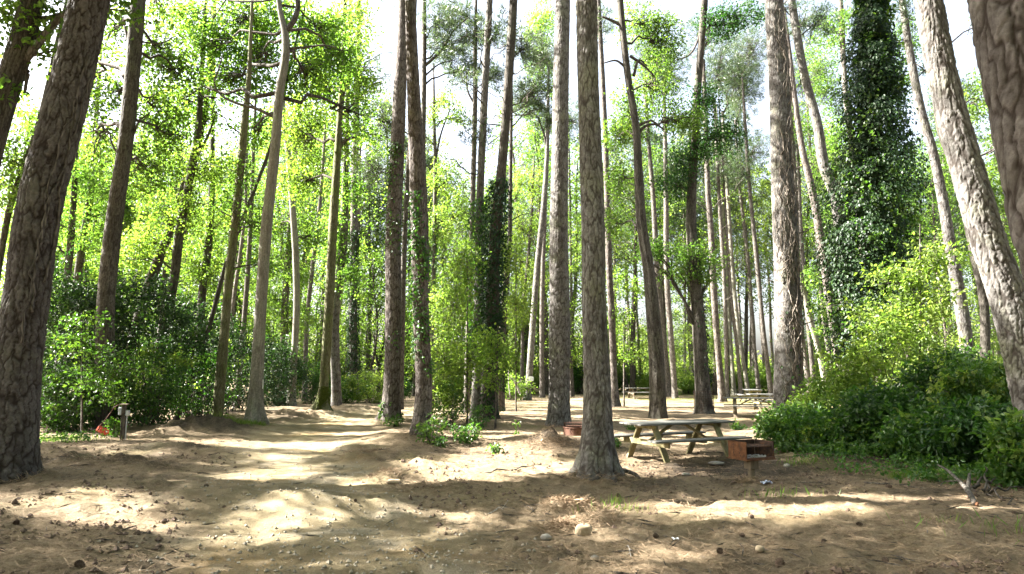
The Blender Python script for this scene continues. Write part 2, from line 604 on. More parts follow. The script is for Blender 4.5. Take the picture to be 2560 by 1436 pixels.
def tufts(centers, per, length, width, r=rng, up=.35):
    n = len(centers)
    d = rand_dir(n * per, r)
    d[:, 2] += up
    pos = np.repeat(centers, per, 0) + d * .02
    nor = rand_dir(n * per, r)
    sz = length * r.uniform(.7, 1.2, n * per)
    V, q = leaf_geo(pos, d, nor, sz, 'diamond', width / length, 0)
    ti = np.clip(np.repeat(r.uniform(.1, .9, n), per) + r.normal(0, .1, n * per), 0, 1)
    return V, q, ti


def in_ball(n, r=rng):
    v = rand_dir(n, r)
    return v * (r.uniform(0, 1, n) ** (1 / 2.4))[:, None]


# ------------------------------------------------------------------ trunks
def worley(u, v, ncol, seed):
    r = np.random.default_rng(seed)
    nrow = int(v.max()) + 4
    J = r.uniform(.12, .88, (ncol, nrow, 2))
    ID = r.uniform(0, 1, (ncol, nrow))
    iu, iv = np.floor(u).astype(int), np.floor(v).astype(int)
    f1 = np.full(u.shape, 9.)
    f2 = np.full(u.shape, 9.)
    idc = np.zeros(u.shape)
    dyl = np.zeros(u.shape)
    for dx in (-1, 0, 1):
        for dy in (-1, 0, 1):
            cx, cy = iu + dx, iv + dy
            j = J[cx % ncol, np.clip(cy + 1, 0, nrow - 1)]
            ex, ey = cx + j[..., 0] - u, cy + j[..., 1] - v
            d = (np.abs(ex) ** 3 + np.abs(ey) ** 3) ** (1 / 3)
            cid = ID[cx % ncol, np.clip(cy + 1, 0, nrow - 1)]
            new = d < f1
            f2 = np.where(new, f1, np.minimum(f2, d))
            idc = np.where(new, cid, idc)
            dyl = np.where(new, ey, dyl)
            f1 = np.where(new, d, f1)
    return f2 - f1, idc, dyl


def trunk_geo(path, rad, seg, dz, style, seed, flare=.35, z0=0.0, fine_to=1e9):
    """path (n,3), rad (n,) -> verts, quads, plate, tint. Modelled bark plates."""
    full = np.concatenate([np.asarray(path), np.asarray(rad)[:, None]], 1)
    L = np.linalg.norm(np.diff(full[:, :3], axis=0), axis=1).sum()
    n = max(8, int(L / dz))
    S = catmull(full, n)
    if fine_to < S[-1, 2]:
        lo = S[S[:, 2] <= fine_to]
        hi = S[S[:, 2] > fine_to]
        hi = hi[::max(1, int(.5 / dz))]
        S = np.concatenate([lo, hi, S[-1:]])
        S = S[np.concatenate([[True], np.linalg.norm(np.diff(S[:, :3], axis=0), axis=1) > 1e-4])]
    n = len(S)
    C, r0 = S[:, :3], np.maximum(S[:, 3], .012)
    T = np.gradient(C, axis=0)
    T /= np.linalg.norm(T, axis=1)[:, None]
    X = np.cross(np.array([0, 1., 0]), T)
    X /= np.linalg.norm(X, axis=1)[:, None]
    Yv = np.cross(T, X)
    th = np.linspace(0, 2 * np.pi, seg, endpoint=False)
    s = np.concatenate([[0], np.cumsum(np.linalg.norm(np.diff(C, axis=0), axis=1))])
    TH, SS = np.meshgrid(th, s)
    rm = float(np.median(r0))
    h = np.clip(C[:, 2] - z0, 0, None)[:, None]
    rr = np.random.default_rng(seed)
    lob = 1 + .40 * np.cos(TH * 3 + rr.uniform(0, 6)) + .38 * np.cos(TH * 5 + rr.uniform(0, 6)) + .2 * np.cos(TH * 8 + rr.uniform(0, 6))
    RR = r0[:, None] * (1 + flare * np.exp(-h / .30) * lob + .05 * np.exp(-h / .9))
    cs, sn = np.cos(TH), np.sin(TH)
    RR = RR * (1 + .05 * fbm(cs * 1.3 + 5 + seed % 17, SS * .6 + sn, seed % 97, 3))
    cw, ch, dep = {'pine': (.062, .13, .012), 'grey': (.05, .45, .006), 'dark': (.040, .24, .012), 'bigpine': (.088, .18, .019)}[style]
    ncol = max(5, int(round(2 * np.pi * rm / cw)))
    wob = fbm(cs * 2 + 9, SS * 3.1 + sn * 2, seed % 89, 3) * .9 + fbm(cs * rm * 16 + 5, SS * 14 + sn * rm * 16, seed % 79, 3) * .55
    u = TH / (2 * np.pi) * ncol + wob
    u = np.mod(u, ncol)
    v = SS / ch + .5 * fbm(cs * 3, SS * 2 + sn * 3, seed % 71, 2) + .5 * fbm(cs * rm * 14, SS * 12 + sn * rm * 14, seed % 67, 2) + 1.6
    e, cid, dyl = worley(u, np.clip(v, 0, None), ncol, seed)
    pl = np.clip((e - .01) / .22, 0, 1)
    ncol2 = max(4, int(ncol * .8))
    e2, cid2, _ = worley(np.mod(u / ncol * ncol2 + .37, ncol2), np.clip(v * ch / (ch * 3.2) + .4 * fbm(cs * 4, SS * 3, seed % 53, 2) + .6, 0, None), ncol2, seed + 5)
    fur = np.clip((e2 - .02) / .30, 0, 1)
    hk = {'pine': .65, 'bigpine': .55, 'grey': .5, 'dark': .6}[style]
    pl = np.minimum(1 - hk * (1 - pl), fur)
    cid = .6 * cid + .4 * cid2
    grain = fbm(cs * rm * 30 + 3, SS * 22 + sn * rm * 30, seed % 83, 3)
    disp = dep * 1.1 * (pl - .6) + dep * .45 * (cid - .5) * pl + dep * .28 * np.clip(dyl, -.7, .7) * pl + dep * .35 * grain
    RR = RR + disp * np.clip(r0 / rm, .4, 1)[:, None]
    V = C[:, None] + RR[..., None] * (cs[..., None] * X[:, None] + sn[..., None] * Yv[:, None])
    tint = np.clip(.5 + (cid - .5) * .55 + grain * .7 + .5 * fbm(cs * 1.5, SS * .8 + sn * 1.5, seed % 61, 3), 0, 1)
    return V.reshape(-1, 3), ring_quads(n, seg), pl.ravel(), tint.ravel(), S


TREES = {}


def tree(key, kind, D, pts, label, bark='bark_pine', style='pine', H=24, flare=.3, detail=True, name=None, cat='tree', group=None, base=None):
    """pts: (px,py,width px) from the ground up; the trunk goes on above the frame"""
    path = [P(a, b, D) for a, b, w in pts]
    rad = [w / 2 * scale_at(b, D) for a, b, w in pts]
    path, rad = np.array(path), np.array(rad)
    d = path[1] - path[0]
    if base is not None:
        bx, by = base
        path = np.vstack([[bx, by, 0.0], path])
        rad = np.concatenate([[rad[0] * 1.05], rad])
    elif path[0, 2] > .05:
        t = (path[0, 2]) / max(d[2], .1)
        b0 = path[0] - d * t
        b0[0] = path[0, 0] + np.clip(b0[0] - path[0, 0], -1.2, 1.2)
        path = np.vstack([b0, path])
        rad = np.concatenate([[rad[0] * 1.06], rad])
    bx, by = path[0, 0], path[0, 1]
    z0 = hz(bx, by)
    dd = path[1] - path[0]
    path = np.vstack([path[0] + dd / max(dd[2], .1) * (z0 - .35 - path[0, 2]), path[1:]]) if path[0, 2] > z0 - .3 else path
    top = path[-1]
    if top[2] < H - 2:
        d = path[-1] - path[-2]
        d = d / d[2]
        for f in (.5, 1.0):
            hh = (H - top[2]) * f
            q = top + np.array([d[0] * hh * .6, d[1] * hh, hh])
            path = np.vstack([path, q])
            rad = np.append(rad, rad[-1] * (.75 if f == .5 else .45))
    wpx = max(w for a, b, w in pts) * .4
    seed = abs(hash(key)) % 10007 if False else (sum(ord(c) * (i + 7) for i, c in enumerate(key)) * 131) % 10007
    vis_top = P(1280, -30, D)[2]
    seg = int(np.clip(wpx * (4.5 if detail else 2), 12, 150))
    dz = float(np.clip(.9 * D / 683, .018, .3)) if detail else .3
    V, q, pl, ti, S = trunk_geo(path, rad, seg, dz, style, seed, flare, z0, vis_top)
    root = thing(name or 'pine_tree', label, cat, (bx, by, z0), 0, group)
    mk('trunk', V, q, MATS[bark], root, root.location, True, {'plate': ('POINT', pl), 'tint': ('POINT', ti)})
    TREES[key] = dict(root=root, path=path, rad=rad, S=S, D=D, px=pts[0][0] if pts[0][1] > 800 else proj(bx, by, 0)[0])
    return TREES[key]


def trunk_at(t, z):
    S = t['S']
    i = int(np.argmin(abs(S[:, 2] - z)))
    return S[i, :3], S[i, 3]


def limb_path(a, b, sag, n=7, r=rng):
    t = np.linspace(0, 1, n)[:, None]
    p = a * (1 - t) + b * t
    L = np.linalg.norm(b - a)
    p = p + np.sin(t * np.pi) * np.array([0, 0, sag]) * L
    p[1:-1] += r.normal(0, .035 * L, (n - 2, 3))
    return p


def crown(t, blobs, mat='leaf_maple', size=.11, cov=1.6, per=26, srad=.42, shape='diamond', dscale=.8, limbs=True, part='crown', limb_from=None, twig=.4, **kw):
    """blobs: (px,py,rx,ry[,dy]) -> leaf sprays in those volumes, limbs reaching them"""
    D, root = t['D'], t['root']
    allc = []
    mb = MB()
    for bl in blobs:
        px, py, rx, ry = bl[:4]
        dy = bl[4] if len(bl) > 4 else 0
        c = P(px, py, D + dy)
        k = scale_at(py, D + dy)
        rad = np.array([rx * k, max(rx, ry) * k * dscale, ry * k])
        area = math.pi * rad[0] * rad[2]
        nl = 2.3 * cov * area / (.5 * size * size * .62)
        ns = max(3, int(nl / per))
        cc = c + in_ball(ns) * rad
        allc.append(cc)
        if limbs:
            zt = min(c[2] - rad[2] * .3 - .35 * abs(c[0] - t['S'][-1, 0]) * .5, t['S'][-1, 2] - .5)
            zt = max(zt, t['S'][0, 2] + 1.5)
            if limb_from:
                zt = limb_from
            a, ra = trunk_at(t, zt)
            L = np.linalg.norm(c - a)
            r0 = min(ra * .55, .02 + .016 * L)
            mb.tube(limb_path(a, c, .06), np.linspace(r0, r0 * .35, 7), 7)
            for j in rng.choice(ns, max(2, int(ns * twig)), replace=False):
                mb.tube(limb_path(c + (a - c) * rng.uniform(0, .45), cc[j], .04, 5), np.linspace(r0 * .36, .006, 5), 4)
            mb.build('limb', MATS['bark_limb'], root, root.location, True)
            mb = MB()
    foliage(part, np.concatenate(allc), per, srad, size, mat, root, root.location, shape, **kw)


def pine_crown(t, blobs, per=16, length=.28, width=.028, dens=27, limbs=True, zs=None):
    D, root = t['D'], t['root']
    allc = []
    mb = MB()
    for px, py, rx, ry in blobs:
        c = P(px, py, D)
        k = scale_at(py, D)
        rad = np.array([rx * k, max(rx, ry) * k * .8, ry * k])
        ns = max(6, int(dens * 4.2 * rad[0] * rad[1] * rad[2] / max(.7, rad.min())))
        cc = c + in_ball(ns) * rad
        allc.append(cc)
        if limbs:
            a, ra = trunk_at(t, min(c[2] - .8, t['S'][-1, 2] - .3))
            L = np.linalg.norm(c - a)
            r0 = min(ra * .5, .02 + .012 * L)
            mb.tube(limb_path(a, c, .08), np.linspace(r0, r0 * .4, 7), 6)
            for j in rng.choice(ns, max(3, int(ns * .4)), replace=False):
                mb.tube(limb_path(c + (a - c) * rng.uniform(0, .4), cc[j], .05, 5), np.linspace(r0 * .35, .007, 5), 4)
            mb.build('limb', MATS['bark_limb'], root, root.location, True)
            mb = MB()
    V, q, ti = tufts(np.concatenate(allc), per, length, width)
    mk('crown', V, q, MATS['needle'], root, root.location, False, {'tint': ('FACE', ti)})


def dead_branches(t, n, z0, z1, lmin=.8, lmax=2.5, px_list=None):
    mb = MB()
    for i in range(n):
        z = rng.uniform(z0, z1)
        a, ra = trunk_at(t, z)
        th = rng.uniform(0, 2 * np.pi)
        L = rng.uniform(lmin, lmax)
        b = a + np.array([math.cos(th), math.sin(th), rng.uniform(.1, .8)]) * L
        p = limb_path(a, b, rng.uniform(-.1, .1))
        mb.tube(p, np.linspace(.012 + .008 * L, .005, 7), 5)
        for j in range(rng.integers(1, 4)):
            k = rng.integers(2, 6)
            e = p[k] + rand_dir(1)[0] * L * .35 + np.array([0, 0, .15 * L])
            mb.tube(limb_path(p[k], e, 0, 4), np.linspace(.008 + .003 * L, .004, 4), 4)
        mb.build('dead_branch', MATS['bark_limb'], t['root'], t['root'].location, True)
        mb = MB()


def branch_px(t, pts, w0=8, w1=3, dy=0):
    """a limb that can be followed in the photograph"""
    D = t['D']
    p = np.array([P(a, b, D + dy * i / max(1, len(pts) - 1)) for i, (a, b) in enumerate(pts)])
    p = catmull(p, 4 * len(pts))
    k = scale_at(pts[0][1], D) / 2
    mb = MB()
    mb.tube(p, np.linspace(w0 * k, w1 * k, len(p)), 9)
    mb.build('branch', MATS['bark_limb' if w0 < 11 else 'bark_far'], t['root'], t['root'].location, True)


def ivy(t, z0, z1, n, thick=.12, size=.085, mat='leaf_ivy', face=None, grow=None, part='ivy'):
    """leaves clinging to the trunk between two heights"""
    z = rng.uniform(z0, z1, n)
    S = t['S']
    i = np.clip(np.searchsorted(S[:, 2], z), 1, len(S) - 1)
    c, r = S[i, :3].copy(), S[i, 3]
    c[:, 2] = z
    th = rng.uniform(0, 2 * np.pi, n) if face is None else rng.normal(face, .8, n)
    g = np.ones(n) if grow is None else grow(z)
    g = g * (.35 + 1.25 * np.clip(fbm(th * 1.9, z * 1.5, 5, 4) + .5, 0, 1))
    rr = r + thick * g * rng.uniform(.05, 1, n) ** .7
    o = np.stack([np.cos(th), np.sin(th), np.zeros(n)], 1)
    pos = c + o * rr[:, None]
    d = o * .5 + rng.normal(0, .4, (n, 3)) + np.array([0, 0, -.9])
    nor = o + rng.normal(0, .35, (n, 3)) + np.array([0, 0, .4])
    V, q = leaf_geo(pos, d, nor, size * rng.uniform(.6, 1.3, n), 'ovate', .85, .1)
    ti = np.repeat(np.clip(rng.normal(.45, .25, n), 0, 1), 2)
    mk(part, V, q, MATS[mat], t['root'], t['root'].location, False, {'tint': ('FACE', ti)})


def patch_ivy(t, spots, size=.085, mat='leaf_bush'):
    """loose ivy patches on the camera side of a trunk; spots: (py0,py1,side -1..1,count)"""
    Vs, qs, ts, k = [], [], [], 0
    for py0, py1, side, n in spots:
        za, zb = P(1280, py0, t['D'])[2], P(1280, py1, t['D'])[2]
        z = rng.uniform(min(za, zb), max(za, zb), n)
        S = t['S']
        i = np.clip(np.searchsorted(S[:, 2], z), 1, len(S) - 1)
        c, r = S[i, :3].copy(), S[i, 3]
        c[:, 2] = z
        th = -np.pi / 2 + side * 1.1 + rng.normal(0, .45, n)
        o = np.stack([np.cos(th), np.sin(th), np.zeros(n)], 1)
        pos = c + o * (r + rng.uniform(.01, .09, n))[:, None]
        d = o * .5 + rng.normal(0, .5, (n, 3)) + np.array([0, 0, -.7])
        nor = o + rng.normal(0, .4, (n, 3)) + np.array([0, 0, .5])
        V, q = leaf_geo(pos, d, nor, size * rng.uniform(.6, 1.3, n), 'ovate', .85, .1)
        Vs.append(V)
        qs.append(q + k)
        k += len(V)
        ts.append(np.repeat(np.clip(rng.normal(.5, .25, n), 0, 1), 2))
    mk('ivy', np.concatenate(Vs), np.concatenate(qs), MATS[mat], t['root'], t['root'].location, False, {'tint': ('FACE', np.concatenate(ts))})


#@@TREES
# ================================================================== THE TREES
# --- the big near pines
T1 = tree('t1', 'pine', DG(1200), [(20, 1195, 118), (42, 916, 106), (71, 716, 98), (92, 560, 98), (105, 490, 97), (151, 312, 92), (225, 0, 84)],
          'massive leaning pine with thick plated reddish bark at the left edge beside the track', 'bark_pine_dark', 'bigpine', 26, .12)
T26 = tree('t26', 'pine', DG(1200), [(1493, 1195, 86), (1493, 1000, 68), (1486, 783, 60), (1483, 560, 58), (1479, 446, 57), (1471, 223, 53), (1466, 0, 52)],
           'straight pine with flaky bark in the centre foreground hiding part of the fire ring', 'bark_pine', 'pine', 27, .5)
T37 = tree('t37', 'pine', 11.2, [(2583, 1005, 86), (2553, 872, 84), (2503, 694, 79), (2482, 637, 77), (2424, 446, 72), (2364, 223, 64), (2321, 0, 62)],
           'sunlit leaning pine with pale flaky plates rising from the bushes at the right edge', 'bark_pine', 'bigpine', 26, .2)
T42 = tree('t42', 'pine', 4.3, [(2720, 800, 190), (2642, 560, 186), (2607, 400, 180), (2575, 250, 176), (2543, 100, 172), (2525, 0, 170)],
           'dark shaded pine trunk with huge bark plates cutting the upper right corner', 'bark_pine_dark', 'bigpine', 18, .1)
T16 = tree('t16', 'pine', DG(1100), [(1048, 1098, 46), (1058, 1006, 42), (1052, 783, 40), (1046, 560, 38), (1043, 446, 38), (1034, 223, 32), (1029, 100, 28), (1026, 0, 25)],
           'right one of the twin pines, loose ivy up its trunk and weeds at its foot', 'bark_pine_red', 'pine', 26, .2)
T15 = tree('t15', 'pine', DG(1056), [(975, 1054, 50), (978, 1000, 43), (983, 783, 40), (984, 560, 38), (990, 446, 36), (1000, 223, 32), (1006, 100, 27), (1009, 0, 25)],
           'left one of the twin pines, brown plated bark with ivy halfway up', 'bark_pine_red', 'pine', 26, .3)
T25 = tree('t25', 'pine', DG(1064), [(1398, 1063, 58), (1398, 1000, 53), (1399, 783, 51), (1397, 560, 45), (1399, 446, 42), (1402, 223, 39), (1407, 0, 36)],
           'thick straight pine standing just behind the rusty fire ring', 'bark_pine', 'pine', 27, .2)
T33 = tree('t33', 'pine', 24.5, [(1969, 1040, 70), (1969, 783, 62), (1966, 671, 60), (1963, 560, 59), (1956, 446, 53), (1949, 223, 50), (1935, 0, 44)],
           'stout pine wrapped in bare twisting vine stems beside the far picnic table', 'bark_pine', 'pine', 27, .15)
# --- maples and other smooth trunks
T9 = tree('t9', 'maple', DG(1063), [(636, 1060, 42), (641, 961, 33), (651, 783, 28), (667, 560, 27), (687, 379, 24), (700, 223, 21), (715, 120, 19), (713, 85, 17), (702, 36, 13), (696, 0, 11)],
          'pale grey smooth maple with an S shaped fork high up and a small white plate', 'bark_grey', 'grey', 22, .5, name='maple_tree')
T12 = tree('t12', 'maple', DG(1037), [(804, 1034, 32), (808, 985, 24), (816, 872, 23), (825, 720, 22), (833, 560, 21), (843, 401, 18), (850, 290, 14), (857, 170, 12), (862, 0, 9)],
           'slender dark maple with a green mossy foot at the end of the track', 'bark_mossy', 'dark', 22, .9, name='maple_tree')
T28 = tree('t28', 'maple', DG(1041), [(1645, 1040, 42), (1641, 900, 38), (1632, 783, 35), (1621, 671, 29), (1604, 560, 25), (1597, 446, 22), (1589, 312, 18), (1571, 200, 17), (1559, 100, 17), (1550, 0, 16)],
           'grey barked maple directly behind the near picnic table', 'bark_dark', 'grey', 22, .15, name='maple_tree')
T30 = tree('t30', 'maple', DG(1033), [(1762, 1031, 40), (1752, 900, 34), (1745, 783, 31), (1735, 671, 27), (1728, 560, 26), (1731, 446, 22), (1739, 312, 17), (1744, 223, 18), (1754, 100, 16), (1761, 0, 17)],
           'dark furrowed tree with a wire cage round its pale foot', 'bark_dark', 'dark', 22, .35, name='maple_tree')
T2 = tree('t2', 'oak', 21, [(262, 900, 42), (266, 738, 40), (275, 640, 39), (318, 320, 34), (346, 0, 33)],
          'straight dark oak trunk rising out of the holly thicket at the left', 'bark_dark', 'dark', 24, .2, name='oak_tree')
T0 = tree('t0', 'oak', 12.2, [(-105, 700, 62), (-45, 450, 58), (-12, 320, 56), (18, 220, 55), (47, 130, 54), (80, 0, 51)],
          'dark oak trunk leaning in from the upper left corner with a side limb', 'bark_dark', 'dark', 22, .2, name='oak_tree')
# --- ivy columns
T14 = tree('t14', 'pine', DG(1001), [(888, 1000, 22), (884, 900, 20), (883, 783, 19), (885, 560, 18), (887, 446, 17), (890, 312, 16), (894, 178, 13), (898, 0, 9)],
           'slim tree sheathed in a neat dark ivy column behind the mossy maple', 'bark_far', 'dark', 24, .25, name='ivy_covered_tree')
T21 = tree('t21', 'pine', DG(1055), [(1222, 1054, 46), (1224, 930, 38), (1230, 800, 34), (1240, 560, 27), (1252, 446, 24), (1268, 245, 22), (1284, 0, 20)],
           'leaning pine smothered in dark ivy up to half its height near the saplings', 'bark_dark', 'dark', 26, .25, name='ivy_covered_tree')
T20 = tree('t20', 'pine', 25.5, [(1196, 1030, 38), (1198, 900, 32), (1197, 800, 26), (1199, 535, 19), (1210, 267, 18), (1224, 0, 16)],
           'straight pine rising out of the ivy tangle just left of the leaning ivy pine', 'bark_pine', 'pine', 26, .2)
T36 = tree('t36', 'pine', 21.5, [(2163, 950, 46), (2168, 800, 42), (2176, 560, 36), (2184, 300, 28), (2180, 0, 20)],
           'tall pine buried under a huge dark green cone of ivy above the right bushes', 'bark_dark', 'dark', 19, .2, name='ivy_covered_tree')
T34a = tree('t34a', 'pine', 30, [(2116, 800, 34), (2110, 712, 32), (2103, 589, 30), (2085, 480, 27), (2062, 420, 26), (2044, 312, 22), (2014, 200, 20), (1979, 0, 18)],
            'leaning pine bending left above the ivy cone, ivy round its lower trunk', 'bark_pine', 'pine', 26, .2)

